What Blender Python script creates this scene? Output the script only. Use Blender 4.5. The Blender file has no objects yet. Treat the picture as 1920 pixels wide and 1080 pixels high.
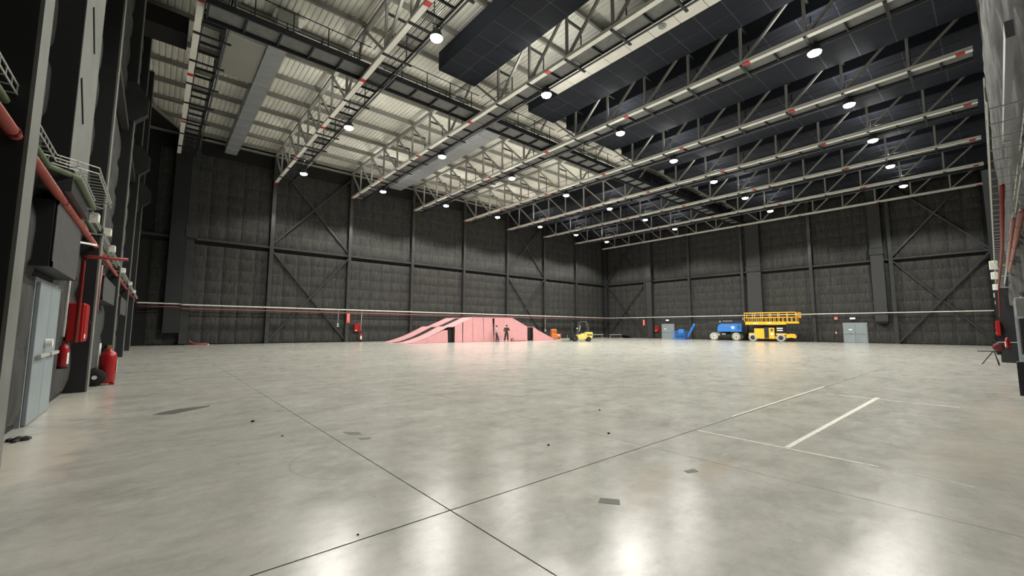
import bpy, bmesh, math, random
from mathutils import Vector, Matrix

# ------------------------------------------------------------------ camera, world, exposure
SC = bpy.context.scene
COL = SC.collection
R = random.Random(7)
PI = math.pi

YAW, PITCH, ROLL, HC = 0.70838, 0.09646, 0.00346, 1.47
cam_d = bpy.data.cameras.new('camera')
cam_d.sensor_fit = 'HORIZONTAL'; cam_d.sensor_width = 36.0
cam_d.lens = 36.0 * 779.84 / 1920.0
cam_d.clip_start = 0.05; cam_d.clip_end = 300
cam = bpy.data.objects.new('camera', cam_d); COL.objects.link(cam)
fw = Vector((math.sin(YAW) * math.cos(PITCH), math.cos(YAW) * math.cos(PITCH), math.sin(PITCH)))
rt = Vector((math.cos(YAW), -math.sin(YAW), 0.0)); up = rt.cross(fw)
r2 = rt * math.cos(ROLL) + up * math.sin(ROLL); u2 = -rt * math.sin(ROLL) + up * math.cos(ROLL)
cam.matrix_world = Matrix(((r2.x, u2.x, -fw.x, 0), (r2.y, u2.y, -fw.y, 0), (r2.z, u2.z, -fw.z, HC), (0, 0, 0, 1)))
SC.camera = cam

world = bpy.data.worlds.new('world'); SC.world = world
world.use_nodes = True
world.node_tree.nodes['Background'].inputs['Color'].default_value = (0.0, 0.0, 0.0, 1)
world.node_tree.nodes['Background'].inputs['Strength'].default_value = 0.0
vs = SC.view_settings
vs.view_transform = 'Standard'; vs.look = 'None'; vs.gamma = 1.0; vs.exposure = 0.0
vs.use_curve_mapping = False

LAMP_POWER = 1820.0      # downward beam of each high bay lamp
ROOF_FILL = 115.0          # upward fill added at each lamp to brighten the roof
LAMP_COLOR = (1.0, 0.978, 0.90)

# hall dimensions (metres)
XA, XC, YB, YD = -1.45, 59.24, 44.12, -0.65
TX0, TS = 0.67, 7.2                      # roof trusses stand every 7.2 m
HB = 15.06                               # underside of the bottom chords
HT = 17.95                               # top of the top chords
NODES_NEAR = [18.95, 16.15, 13.35, 10.55, 7.75, 4.95, 2.15]
NODES_FAR = [24.55, 27.35, 30.15, 32.95, 35.75, 38.55, 41.35]

# ------------------------------------------------------------------ materials
MATS = {}
def lin(c):
    return tuple((x / 255 / 12.92) if x / 255 <= 0.04045 else ((x / 255 + 0.055) / 1.055) ** 2.4 for x in c)

def mat(name, col, rough=0.6, metal=0.0, noise=0.12, scale=6.0, bump=0.0, bscale=30.0, spec=0.5, stretch=None, srgb=True):
    if name in MATS: return MATS[name]
    m = bpy.data.materials.new(name); m.use_nodes = True
    nt = m.node_tree; N = nt.nodes; L = nt.links
    b = N['Principled BSDF']
    c = lin(col) if srgb else col
    b.inputs['Roughness'].default_value = rough; b.inputs['Metallic'].default_value = metal
    b.inputs['Specular IOR Level'].default_value = spec
    tc = N.new('ShaderNodeTexCoord'); mp = N.new('ShaderNodeMapping')
    if stretch: mp.inputs['Scale'].default_value = stretch
    L.new(tc.outputs['Object'], mp.inputs['Vector'])
    nz = N.new('ShaderNodeTexNoise'); nz.inputs['Scale'].default_value = scale; nz.inputs['Detail'].default_value = 5
    L.new(mp.outputs['Vector'], nz.inputs['Vector'])
    rp = N.new('ShaderNodeValToRGB')
    rp.color_ramp.elements[0].position = 0.3; rp.color_ramp.elements[1].position = 0.7
    rp.color_ramp.elements[0].color = tuple(x * (1 - noise) for x in c) + (1,)
    rp.color_ramp.elements[1].color = tuple(min(1, x * (1 + noise)) for x in c) + (1,)
    L.new(nz.outputs['Fac'], rp.inputs['Fac']); L.new(rp.outputs['Color'], b.inputs['Base Color'])
    if bump:
        n2 = N.new('ShaderNodeTexNoise'); n2.inputs['Scale'].default_value = bscale; n2.inputs['Detail'].default_value = 4
        L.new(mp.outputs['Vector'], n2.inputs['Vector'])
        bp = N.new('ShaderNodeBump'); bp.inputs['Strength'].default_value = bump; bp.inputs['Distance'].default_value = 0.02
        L.new(n2.outputs['Fac'], bp.inputs['Height']); L.new(bp.outputs['Normal'], b.inputs['Normal'])
    MATS[name] = m
    return m

def emit(name, col, strength):
    if name in MATS: return MATS[name]
    m = bpy.data.materials.new(name); m.use_nodes = True
    b = m.node_tree.nodes['Principled BSDF']
    b.inputs['Base Color'].default_value = (0.8, 0.8, 0.8, 1)
    b.inputs['Emission Color'].default_value = tuple(col) + (1,)
    b.inputs['Emission Strength'].default_value = strength
    MATS[name] = m
    return m

def floor_material():
    m = bpy.data.materials.new('polished_concrete'); m.use_nodes = True
    nt = m.node_tree; N = nt.nodes; L = nt.links; b = N['Principled BSDF']
    g = N.new('ShaderNodeNewGeometry')
    def noise(scale, detail=6, rough=0.55, stretch=(1, 1, 1), dist=0.0):
        mp = N.new('ShaderNodeMapping'); mp.inputs['Scale'].default_value = stretch
        L.new(g.outputs['Position'], mp.inputs['Vector'])
        n = N.new('ShaderNodeTexNoise'); n.inputs['Scale'].default_value = scale
        n.inputs['Detail'].default_value = detail; n.inputs['Roughness'].default_value = rough
        n.inputs['Distortion'].default_value = dist
        L.new(mp.outputs['Vector'], n.inputs['Vector'])
        return n.outputs['Fac']
    def ramp(fac, stops):
        r = N.new('ShaderNodeValToRGB'); e = r.color_ramp.elements
        while len(e) < len(stops): e.new(0.5)
        for k, (p, c) in enumerate(stops):
            e[k].position = p; e[k].color = (c if isinstance(c, tuple) else (c, c, c)) + (1,)
        L.new(fac, r.inputs['Fac']); return r.outputs['Color']
    def mix(mode, fac, a, bb):
        x = N.new('ShaderNodeMix'); x.data_type = 'RGBA'; x.blend_type = mode
        if isinstance(fac, (int, float)): x.inputs['Factor'].default_value = fac
        else: L.new(fac, x.inputs['Factor'])
        L.new(a, x.inputs['A']); L.new(bb, x.inputs['B']); return x.outputs['Result']
    base = ramp(noise(0.45, 6, 0.55), [(0.30, (0.40, 0.395, 0.352)), (0.5, (0.455, 0.45, 0.405)), (0.70, (0.505, 0.50, 0.455))])
    mott = ramp(noise(1.3, 9, 0.72, (0.8, 1.25, 1)), [(0.34, 0.74), (0.5, 1.0), (0.66, 1.16)])
    c = mix('MULTIPLY', 0.85, base, mott)
    fine = ramp(noise(6.5, 9, 0.78), [(0.32, 0.84), (0.5, 1.0), (0.68, 1.12)])
    c = mix('MULTIPLY', 0.75, c, fine)
    wear = ramp(noise(0.22, 8, 0.66), [(0.42, 0.0), (0.62, 0.34)])
    dk = N.new('ShaderNodeRGB'); dk.outputs[0].default_value = (0.335, 0.328, 0.29, 1)
    c = mix('MIX', wear, c, dk.outputs[0])
    # scattered dark specks
    vo = N.new('ShaderNodeTexVoronoi'); vo.inputs['Scale'].default_value = 1.7
    L.new(g.outputs['Position'], vo.inputs['Vector'])
    sp = ramp(vo.outputs['Distance'], [(0.012, 1.0), (0.03, 0.0)])
    ds = N.new('ShaderNodeRGB'); ds.outputs[0].default_value = (0.12, 0.115, 0.10, 1)
    c = mix('MIX', sp, c, ds.outputs[0])
    # beige stain on the slab (a wash of spilled earth)
    def blot(cx, cy, rx, ry, col, amount, rotz=0.0):
        nonlocal c
        mp = N.new('ShaderNodeMapping'); mp.vector_type = 'TEXTURE'
        mp.inputs['Location'].default_value = (cx, cy, 0); mp.inputs['Scale'].default_value = (rx, ry, 1)
        mp.inputs['Rotation'].default_value = (0, 0, rotz)
        L.new(g.outputs['Position'], mp.inputs['Vector'])
        ln = N.new('ShaderNodeVectorMath'); ln.operation = 'LENGTH'; L.new(mp.outputs['Vector'], ln.inputs[0])
        ad = N.new('ShaderNodeMath'); ad.operation = 'ADD'; L.new(ln.outputs['Value'], ad.inputs[0])
        n3 = noise(3.0, 6, 0.65)
        mu = N.new('ShaderNodeMath'); mu.operation = 'MULTIPLY_ADD'; mu.inputs[1].default_value = 1.6; mu.inputs[2].default_value = -0.8
        L.new(n3, mu.inputs[0]); L.new(mu.outputs[0], ad.inputs[1])
        f = ramp(ad.outputs[0], [(0.45, amount), (1.05, 0.0)])
        k = N.new('ShaderNodeRGB'); k.outputs[0].default_value = col + (1,)
        c = mix('MIX', f, c, k.outputs[0])
    blot(3.7, 2.25, 0.75, 0.28, (0.43, 0.37, 0.29), 0.5, 0.25)
    blot(4.6, 2.05, 0.45, 0.2, (0.42, 0.35, 0.265), 0.55, 0.2)
    blot(7.6, 0.35, 1.6, 0.5, (0.53, 0.47, 0.40), 0.4)
    blot(11.0, 0.1, 2.5, 0.45, (0.56, 0.51, 0.44), 0.5)
    blot(-0.95, 7.6, 0.5, 2.2, (0.64, 0.59, 0.51), 0.8)
    blot(-1.0, 11.2, 0.5, 2.2, (0.66, 0.61, 0.53), 0.8)
    # curved tyre mark
    tv = N.new('ShaderNodeVectorMath'); tv.operation = 'DISTANCE'; tv.inputs[1].default_value = (1.85, 4.85, 0)
    L.new(g.outputs['Position'], tv.inputs[0])
    rg = ramp(tv.outputs['Value'], [(0.660, 0.0), (0.672, 0.28), (0.684, 0.28), (0.70, 0.0)])
    sx = N.new('ShaderNodeSeparateXYZ'); L.new(g.outputs['Position'], sx.inputs[0])
    lim = ramp(sx.outputs['X'], [(0.0, 1.0), (0.9999, 0.0)])
    tm = N.new('ShaderNodeMath'); tm.operation = 'LESS_THAN'; tm.inputs[1].default_value = 1.75; L.new(sx.outputs['X'], tm.inputs[0])
    rm = N.new('ShaderNodeMath'); rm.operation = 'MULTIPLY'; L.new(rg, rm.inputs[0]); L.new(tm.outputs[0], rm.inputs[1])
    tk = N.new('ShaderNodeRGB'); tk.outputs[0].default_value = (0.22, 0.215, 0.19, 1)
    c = mix('MIX', rm.outputs[0], c, tk.outputs[0])
    L.new(c, b.inputs['Base Color'])
    rr = ramp(noise(3.0, 10, 0.78), [(0.34, 0.13), (0.66, 0.262)])
    L.new(rr, b.inputs['Roughness'])
    b.inputs['Specular IOR Level'].default_value = 0.42
    bp = N.new('ShaderNodeBump'); bp.inputs['Strength'].default_value = 0.16; bp.inputs['Distance'].default_value = 0.01
    L.new(noise(9, 9, 0.72), bp.inputs['Height']); L.new(bp.outputs['Normal'], b.inputs['Normal'])
    MATS['floor'] = m
    return m

def quilt_material():
    m = bpy.data.materials.new('black_quilted_insulation'); m.use_nodes = True
    nt = m.node_tree; N = nt.nodes; L = nt.links; b = N['Principled BSDF']
    tc = N.new('ShaderNodeTexCoord'); gi = N.new('ShaderNodeObjectInfo')
    mp = N.new('ShaderNodeMapping'); mp.inputs['Scale'].default_value = (1, 1, 0.18)
    L.new(tc.outputs['Object'], mp.inputs['Vector'])
    ad = N.new('ShaderNodeVectorMath'); ad.operation = 'ADD'
    L.new(mp.outputs['Vector'], ad.inputs[0])
    sc = N.new('ShaderNodeVectorMath'); sc.operation = 'SCALE'; sc.inputs['Scale'].default_value = 40
    cb = N.new('ShaderNodeCombineXYZ'); L.new(gi.outputs['Random'], cb.inputs['X']); L.new(gi.outputs['Random'], cb.inputs['Z'])
    L.new(cb.outputs[0], sc.inputs[0]); L.new(sc.outputs[0], ad.inputs[1])
    n1 = N.new('ShaderNodeTexNoise'); n1.inputs['Scale'].default_value = 7; n1.inputs['Detail'].default_value = 7
    L.new(ad.outputs[0], n1.inputs['Vector'])
    r1 = N.new('ShaderNodeValToRGB'); e = r1.color_ramp.elements
    e[0].position = 0.3; e[0].color = (0.026, 0.026, 0.0245, 1); e[1].position = 0.74; e[1].color = (0.056, 0.056, 0.052, 1)
    L.new(n1.outputs['Fac'], r1.inputs['Fac'])
    # pale dust caught along the stitched rows
    sx = N.new('ShaderNodeSeparateXYZ'); L.new(tc.outputs['Object'], sx.inputs[0])
    dv = N.new('ShaderNodeMath'); dv.operation = 'DIVIDE'; dv.inputs[1].default_value = 1.05; L.new(sx.outputs['Z'], dv.inputs[0])
    fr = N.new('ShaderNodeMath'); fr.operation = 'PINGPONG'; fr.inputs[1].default_value = 0.5; L.new(dv.outputs[0], fr.inputs[0])
    rb = N.new('ShaderNodeValToRGB'); e = rb.color_ramp.elements
    e[0].position = 0.02; e[0].color = (1, 1, 1, 1); e[1].position = 0.075; e[1].color = (0, 0, 0, 1)
    L.new(fr.outputs[0], rb.inputs['Fac'])
    n2 = N.new('ShaderNodeTexNoise'); n2.inputs['Scale'].default_value = 7; n2.inputs['Detail'].default_value = 1
    a2 = N.new('ShaderNodeVectorMath'); a2.operation = 'ADD'; L.new(tc.outputs['Object'], a2.inputs[0]); L.new(sc.outputs[0], a2.inputs[1])
    L.new(a2.outputs[0], n2.inputs['Vector'])
    rn = N.new('ShaderNodeValToRGB'); e = rn.color_ramp.elements
    e[0].position = 0.54; e[0].color = (0, 0, 0, 1); e[1].position = 0.64; e[1].color = (0.8, 0.8, 0.8, 1)
    L.new(n2.outputs['Fac'], rn.inputs['Fac'])
    tk = N.new('ShaderNodeMath'); tk.operation = 'PINGPONG'; tk.inputs[1].default_value = 0.195; L.new(sx.outputs['X'], tk.inputs[0])
    rt_ = N.new('ShaderNodeValToRGB'); e = rt_.color_ramp.elements
    e[0].position = 0.015; e[0].color = (1, 1, 1, 1); e[1].position = 0.05; e[1].color = (0, 0, 0, 1); L.new(tk.outputs[0], rt_.inputs['Fac'])
    mx2 = N.new('ShaderNodeMath'); mx2.operation = 'MULTIPLY_ADD'; mx2.inputs[1].default_value = 0.55
    L.new(rt_.outputs['Color'], mx2.inputs[0])
    hf = N.new('ShaderNodeMath'); hf.operation = 'MULTIPLY'; hf.inputs[1].default_value = 0.5; L.new(rn.outputs['Color'], hf.inputs[0]); L.new(hf.outputs[0], mx2.inputs[2])
    mu = N.new('ShaderNodeMath'); mu.operation = 'MULTIPLY'; L.new(rb.outputs['Color'], mu.inputs[0]); L.new(mx2.outputs[0], mu.inputs[1])
    mx = N.new('ShaderNodeMix'); mx.data_type = 'RGBA'
    L.new(mu.outputs[0], mx.inputs['Factor']); L.new(r1.outputs['Color'], mx.inputs['A']); mx.inputs['B'].default_value = (0.125, 0.125, 0.116, 1)
    L.new(mx.outputs['Result'], b.inputs['Base Color'])
    b.inputs['Roughness'].default_value = 0.75; b.inputs['Specular IOR Level'].default_value = 0.3
    bp = N.new('ShaderNodeBump'); bp.inputs['Strength'].default_value = 0.35; bp.inputs['Distance'].default_value = 0.03
    L.new(n1.outputs['Fac'], bp.inputs['Height']); L.new(bp.outputs['Normal'], b.inputs['Normal'])
    return m

M_FLOOR = floor_material()
M_QUILT = quilt_material()
M_JOINT = mat('floor_joint_sealant', (52, 50, 46), 0.8)
M_BACKING = mat('wall_backing_black', (26, 26, 25), 0.9)
M_STEEL_DK = mat('column_steel_charcoal', (56, 57, 58), 0.34, noise=0.2, scale=3)
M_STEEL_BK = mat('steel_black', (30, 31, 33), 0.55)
M_LIT_SIDE = mat('lit_side_grey', (112, 113, 108), 0.6, noise=0.15, scale=2)  # paler grey for column and duct sides that catch the lamplight
M_ROOF = mat('galvanised_roof_sheet', (234, 233, 224), 0.5, noise=0.10, scale=0.7)
M_PURLIN = mat('galvanised_purlin', (150, 149, 142), 0.5, noise=0.1, scale=2)
M_CHORD = mat('truss_paint_white', (244, 243, 236), 0.5, noise=0.04)
M_WEB = mat('truss_paint_grey', (160, 160, 154), 0.5, noise=0.06)
M_RED_BAND = mat('red_band_paint', (205, 50, 48), 0.5)
M_WALK = mat('walkway_charcoal', (38, 40, 46), 0.55, noise=0.2)
M_DECK = mat('walkway_deck_grey', (112, 114, 114), 0.6, noise=0.15, scale=4)
M_RAIL = mat('handrail_black', (40, 42, 46), 0.5)
M_PIPE_GR = mat('walkway_tube_grey', (110, 112, 118), 0.45)
M_TILE = mat('black_ceiling_tile', (22, 27, 40), 0.85, noise=0.22, scale=1.4)
M_TILE_GRID = mat('ceiling_grid_dark', (58, 64, 78), 0.7)
M_WHITE_TILE = mat('white_ceiling_panel', (236, 235, 228), 0.6, noise=0.05, scale=2)
M_DUCT = mat('galvanised_duct', (150, 155, 160), 0.45, noise=0.12, scale=1.2)
M_FABRIC = mat('grey_wrapped_insulation', (62, 62, 61), 0.85, noise=0.35, scale=3, bump=0.3, bscale=9)
M_LAMP_BODY = mat('lamp_housing', (60, 60, 62), 0.5)
M_LENS = emit('lamp_lens', (1.0, 0.97, 0.88), 60.0)
M_RED = mat('fire_red', (158, 18, 20), 0.35, noise=0.06)
M_DKRED = mat('dark_red', (110, 20, 30), 0.4)
M_PIPE_RED = mat('red_pipe', (164, 74, 62), 0.4, noise=0.18, scale=5)
M_PIPE_PINK = mat('faded_red_pipe', (168, 112, 104), 0.45, noise=0.15)
M_GALV = mat('galvanised_bright', (200, 202, 196), 0.35, metal=0.3, noise=0.1)
M_WHITE = mat('white_plastic', (232, 232, 224), 0.45)
M_GREY_DOOR = mat('grey_blue_door', (136, 146, 150), 0.5, noise=0.08, scale=2)
M_GREEN_CABLE = mat('green_cable', (86, 98, 70), 0.6)
M_PINK = mat('pink_ramp_paint', (214, 159, 162), 0.55, noise=0.03, scale=2)
M_PINK_SIDE = mat('pink_side_panel', (206, 149, 152), 0.6, noise=0.04, scale=2)
M_BLACK = mat('black_cloth', (24, 23, 24), 0.9)
M_DARK = mat('dark_grey_plastic', (48, 48, 50), 0.6)
M_YELLOW = mat('forklift_yellow', (214, 194, 98), 0.45, noise=0.05)
M_AMBER = mat('scissor_lift_amber', (246, 188, 48), 0.45, noise=0.06)
M_BLUE = mat('boom_lift_blue', (52, 126, 210), 0.4, noise=0.05)
M_ORANGE = mat('machine_orange', (200, 108, 46), 0.5)
M_TYRE = mat('black_tyre', (32, 32, 32), 0.85)
M_TYRE_GR = mat('grey_solid_tyre', (176, 174, 166), 0.8)
M_HUB = mat('pale_wheel_hub', (214, 210, 196), 0.5)
M_EXIT = emit('exit_sign_glow', (0.95, 1.0, 0.93), 2.2)
M_SKIN = mat('skin', (196, 148, 120), 0.6)
M_HAIR = mat('dark_hair', (34, 24, 22), 0.8)
M_SWEATER = mat('grey_sweater', (176, 170, 164), 0.9)
M_TROUSER = mat('charcoal_trousers', (62, 54, 54), 0.9)
M_BLACKWEAR = mat('black_clothing', (44, 46, 38), 0.9)
M_SHOE = mat('dark_shoes', (34, 30, 32), 0.7)
M_SIGN = mat('orange_sign', (238, 150, 128), 0.5)
M_LINE = mat('floor_line_paint', (204, 201, 190), 0.6, noise=0.2, scale=14)
M_PATCH = mat('dark_floor_patch', (76, 75, 70), 0.6, noise=0.15, scale=8)
M_GLASS = mat('dark_glass', (70, 82, 90), 0.1)

# ------------------------------------------------------------------ builders
def tag(o, label=None, cat=None, group=None, kind=None):
    if label: o['label'] = label
    if cat: o['category'] = cat
    if group: o['group'] = group
    if kind: o['kind'] = kind
    return o

def empty(name, loc, rz=0.0, label=None, cat=None, group=None, parent=None):
    o = bpy.data.objects.new(name, None); COL.objects.link(o)
    o.empty_display_size = 0.2
    o.location = loc; o.rotation_euler = (0, 0, rz)
    if parent: o.parent = parent
    return tag(o, label, cat, group)

class MB:
    def __init__(s): s.v = []; s.f = []
    def _add(s, vs_, fs):
        n = len(s.v); s.v += [tuple(p) for p in vs_]; s.f += [tuple(i + n for i in f) for f in fs]; return s
    def box(s, x0, x1, y0, y1, z0, z1):
        return s._add([(x0, y0, z0), (x1, y0, z0), (x1, y1, z0), (x0, y1, z0), (x0, y0, z1), (x1, y0, z1), (x1, y1, z1), (x0, y1, z1)],
                      [(0, 3, 2, 1), (4, 5, 6, 7), (0, 1, 5, 4), (1, 2, 6, 5), (2, 3, 7, 6), (3, 0, 4, 7)])
    def cbox(s, x0, x1, y0, y1, z0, z1, c=0.02):
        """box with chamfered vertical and top edges"""
        def ring(i, z): return [(x0 + i, y0 + c, z), (x0 + c, y0 + i, z), (x1 - c, y0 + i, z), (x1 - i, y0 + c, z), (x1 - i, y1 - c, z), (x1 - c, y1 - i, z), (x0 + c, y1 - i, z), (x0 + i, y1 - c, z)]
        a, b2, d = ring(0, z0), ring(0, z1 - c), ring(c * .8, z1)
        fs = [tuple(reversed(range(8)))]
        for k in range(8):
            j = (k + 1) % 8
            fs += [(k, j, 8 + j, 8 + k), (8 + k, 8 + j, 16 + j, 16 + k)]
        fs.append(tuple(range(16, 24)))
        return s._add(a + b2 + d, fs)
    def bar(s, p, q, w, h=None, upv=(0, 0, 1)):
        p, q = Vector(p), Vector(q); h = h or w
        d = (q - p).normalized(); u = Vector(upv)
        if abs(d.dot(u)) > 0.98: u = Vector((0, 1, 0))
        a = d.cross(u).normalized() * (w / 2); b = a.cross(d).normalized() * (h / 2)
        P = [p - a - b, p + a - b, p + a + b, p - a + b, q - a - b, q + a - b, q + a + b, q - a + b]
        return s._add(P, [(0, 3, 2, 1), (4, 5, 6, 7), (0, 1, 5, 4), (1, 2, 6, 5), (2, 3, 7, 6), (3, 0, 4, 7)])
    def tube(s, p, q, r, n=8, rb=None):
        p, q = Vector(p), Vector(q); d = (q - p).normalized()
        u = Vector((0, 0, 1)) if abs(d.z) < 0.9 else Vector((1, 0, 0))
        a = d.cross(u).normalized(); b = a.cross(d); rb = r if rb is None else rb
        P = [p + a * r * math.cos(2 * PI * k / n) + b * r * math.sin(2 * PI * k / n) for k in range(n)]
        P += [q + a * rb * math.cos(2 * PI * k / n) + b * rb * math.sin(2 * PI * k / n) for k in range(n)]
        return s._add(P, [(k, n + k, n + (k + 1) % n, (k + 1) % n) for k in range(n)] + [tuple(range(n)), tuple(reversed(range(n, 2 * n)))])
    def path(s, pts, r, n=6):
        pts = [Vector(p) for p in pts]; rings = []
        for i, p in enumerate(pts):
            d = (pts[min(i + 1, len(pts) - 1)] - pts[max(i - 1, 0)]).normalized()
            u = Vector((0, 0, 1)) if abs(d.z) < 0.9 else Vector((1, 0, 0))
            a = d.cross(u).normalized(); b = a.cross(d)
            rings.append([p + a * r * math.cos(2 * PI * k / n) + b * r * math.sin(2 * PI * k / n) for k in range(n)])
        V = [v for g in rings for v in g]; F = []
        for i in range(len(pts) - 1):
            F += [(i * n + k, (i + 1) * n + k, (i + 1) * n + (k + 1) % n, i * n + (k + 1) % n) for k in range(n)]
        F += [tuple(range(n)), tuple(reversed(range((len(pts) - 1) * n, len(pts) * n)))]
        return s._add(V, F)
    def prism(s, poly, a, b, axis='y'):
        """poly of (u, w): axis y -> (x, z); axis x -> (y, z); axis z -> (x, y)"""
        def P(u, w, t): return {'y': (u, t, w), 'x': (t, u, w), 'z': (u, w, t)}[axis]
        n = len(poly)
        V = [P(u, w, a) for u, w in poly] + [P(u, w, b) for u, w in poly]
        return s._add(V, [tuple(range(n)), tuple(reversed(range(n, 2 * n)))] + [(k, n + k, n + (k + 1) % n, (k + 1) % n) for k in range(n)])
    def lathe(s, prof, n=16, c=(0, 0, 0), axis='z', caps=True):
        V = []; F = []
        for r, h in prof:
            for k in range(n):
                a = 2 * PI * k / n; x, y = r * math.cos(a), r * math.sin(a)
                V.append({'z': (c[0] + x, c[1] + y, c[2] + h), 'y': (c[0] + x, c[1] + h, c[2] + y), 'x': (c[0] + h, c[1] + x, c[2] + y)}[axis])
        for i in range(len(prof) - 1):
            F += [(i * n + k, i * n + (k + 1) % n, (i + 1) * n + (k + 1) % n, (i + 1) * n + k) for k in range(n)]
        if caps: F += [tuple(reversed(range(n))), tuple(range((len(prof) - 1) * n, len(prof) * n))]
        return s._add(V, F)
    def mesh(s, name, m, smooth=False):
        me = bpy.data.meshes.new(name); me.from_pydata(s.v, [], s.f); me.update()
        bm = bmesh.new(); bm.from_mesh(me); bmesh.ops.recalc_face_normals(bm, faces=bm.faces); bm.to_mesh(me); bm.free()
        if smooth:
            for p in me.polygons: p.use_smooth = True
        me.materials.append(m); return me
    def build(s, name, m, parent=None, smooth=False, loc=None):
        o = bpy.data.objects.new(name, s.mesh(name, m, smooth)); COL.objects.link(o)
        if parent: o.parent = parent
        if loc: o.location = loc
        return o

def put(name, me, parent=None, loc=(0, 0, 0), rz=0.0):
    o = bpy.data.objects.new(name, me); COL.objects.link(o); o.location = loc; o.rotation_euler = (0, 0, rz)
    if parent: o.parent = parent
    return o

def copy_tree(o, parent=None):
    c = o.copy(); COL.objects.link(c)
    if parent: c.parent = parent
    for ch in list(o.children): copy_tree(ch, c)
    return c

ORD = ['first', 'second', 'third', 'fourth', 'fifth', 'sixth', 'seventh', 'eighth', 'ninth']

# ================================================================== FLOOR
fl = MB().box(XA - 0.3, XC + 0.3, YD - 0.3, YB + 0.3, -0.30, -0.03).build('floor', M_JOINT); tag(fl, kind='structure', label='pale grey polished concrete floor of the hall')
xe = [XA - 0.2, 1.92, 4.80, 12.0, 19.2, 26.4, 33.6, 40.8, 48.0, 55.2, XC + 0.2]
ye = [YD - 0.2, 3.0, 10.2, 17.4, 24.6, 31.8, 39.0, YB + 0.2]
def gapx(x): return 0.006 if x == 1.92 else (0.0035 if x == 4.80 else 0.002)
def gapy(y): return 0.007 if y == 3.0 else 0.002
for i in range(len(xe) - 1):
    for j in range(len(ye) - 1):
        MB().box(xe[i] + gapx(xe[i]), xe[i + 1] - gapx(xe[i + 1]), ye[j] + gapy(ye[j]), ye[j + 1] - gapy(ye[j + 1]), -0.06, 0.0).build('floor_slab', M_FLOOR, fl)

# ================================================================== ROOF
ceil = MB().box(XA - 0.3, XC + 0.3, YD - 0.3, YB + 0.3, 18.75, 18.9).build('ceiling', M_BACKING); tag(ceil, kind='structure', label='galvanised corrugated metal roof over the hall')
def roof_sheet(w, y0, y1):
    b = MB(); pitch = 0.30; n = int(round(w / pitch)); prof = []
    for k in range(n):
        x = k * pitch
        prof += [(x, 0.0), (x + 0.16, 0.0), (x + 0.20, 0.06), (x + 0.26, 0.06)]
    prof.append((n * pitch, 0.0))
    V = [(x, y0, z) for x, z in prof] + [(x, y1, z) for x, z in prof]; m_ = len(prof)
    return b._add(V, [(k, k + 1, m_ + k + 1, m_ + k) for k in range(m_ - 1)]).mesh('roof_sheet', M_ROOF)
ys = [-0.6, 10.6, 21.8, 33.0, 44.1]
sheets = [roof_sheet(7.2, ys[k], ys[k + 1] - 0.02) for k in range(4)]
edge = [roof_sheet(2.1, ys[k], ys[k + 1] - 0.02) for k in range(4)]
for k in range(4):
    put('roof_sheet', edge[k], ceil, (TX0 - 2.1, 0, 18.36))
    for b_ in range(9):
        put('roof_sheet', sheets[k], ceil, (TX0 + b_ * TS, 0, 18.36 + (0.012 if k % 2 else 0)))
pl = MB()
pl.prism([(-0.11, 0.30), (-0.11, 0.28), (-0.012, 0.28), (-0.012, 0.02), (0.10, 0.02), (0.10, 0.06), (0.115, 0.06), (0.115, 0.0), (-0.03, 0.0), (-0.03, 0.26), (-0.11, 0.26)][::1], XA, XC, 'x')
plm = MB().box(XA, XC, -0.02, 0.02, 0.0, 0.34).box(XA, XC, -0.11, 0.02, 0.0, 0.03).box(XA, XC, -0.02, 0.11, 0.31, 0.34).mesh('purlin', M_PURLIN)
for y in [-0.5] + sorted(NODES_NEAR) + [21.75] + NODES_FAR + [43.9]:
    put('purlin', plm, ceil, (0, y, 18.01))
MB().bar((XA, 43.95, 17.75), (XC, 43.95, 17.75), 0.30, 0.12).build('eave_trim', M_PURLIN, ceil)
MB().box(3.75, 5.2, 23.5, 25.0, 18.16, 18.2).build('lit_duct_sheet', M_WHITE_TILE, ceil)  # white sheet standing in for a brightly lit duct face

# ================================================================== WALLS
def quilt_strip(w, rows, seed, rh=1.05):
    """one hung blanket: bulging between stitched rows, pinned at tufts"""
    rr = random.Random(seed); nx, ny = 6, 5
    V = []; F = []; cols = nx + 1; total = rows * ny
    for j in range(total + 1):
        z = j / ny * rh; tz = (j % ny) / ny
        for i in range(cols):
            x = i / nx * w; tx = i / nx
            bz = 1 - abs(2 * tz - 1) ** 3; bx = 1 - abs(2 * tx - 1) ** 6
            d = 0.075 * bx * (0.30 + 0.70 * bz) + rr.uniform(-0.010, 0.010)
            if j % ny == 0 and i % 2 == 0: d -= 0.03
            V.append((x, -d, z))
    for j in range(total):
        for i in range(nx):
            a = j * cols + i; F.append((a, a + 1, a + cols + 1, a + cols))
    me = MB()._add(V, F).mesh('insulation_panel', M_QUILT, True)
    return me
Q1 = [quilt_strip(1.18, 8, s) for s in range(4)]      # floor to girt
Q2 = [quilt_strip(1.18, 7, 10 + s) for s in range(4)]  # above the girt
ROW = 1.05
GZ = 8.85

def wall_panels(wall, org, rz, n, zs=True):
    """n strips of 1.2 m from org along the rotated x axis"""
    dx, dy = math.cos(rz), math.sin(rz)
    for k in range(n):
        p = (org[0] + dx * (k * 1.2 + 0.01), org[1] + dy * (k * 1.2 + 0.01))
        put('insulation_panel', Q1[R.randrange(4)], wall, (p[0], p[1], 0.10), rz)
        put('insulation_panel', Q2[R.randrange(4)], wall, (p[0], p[1], GZ + 0.25), rz)

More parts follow.
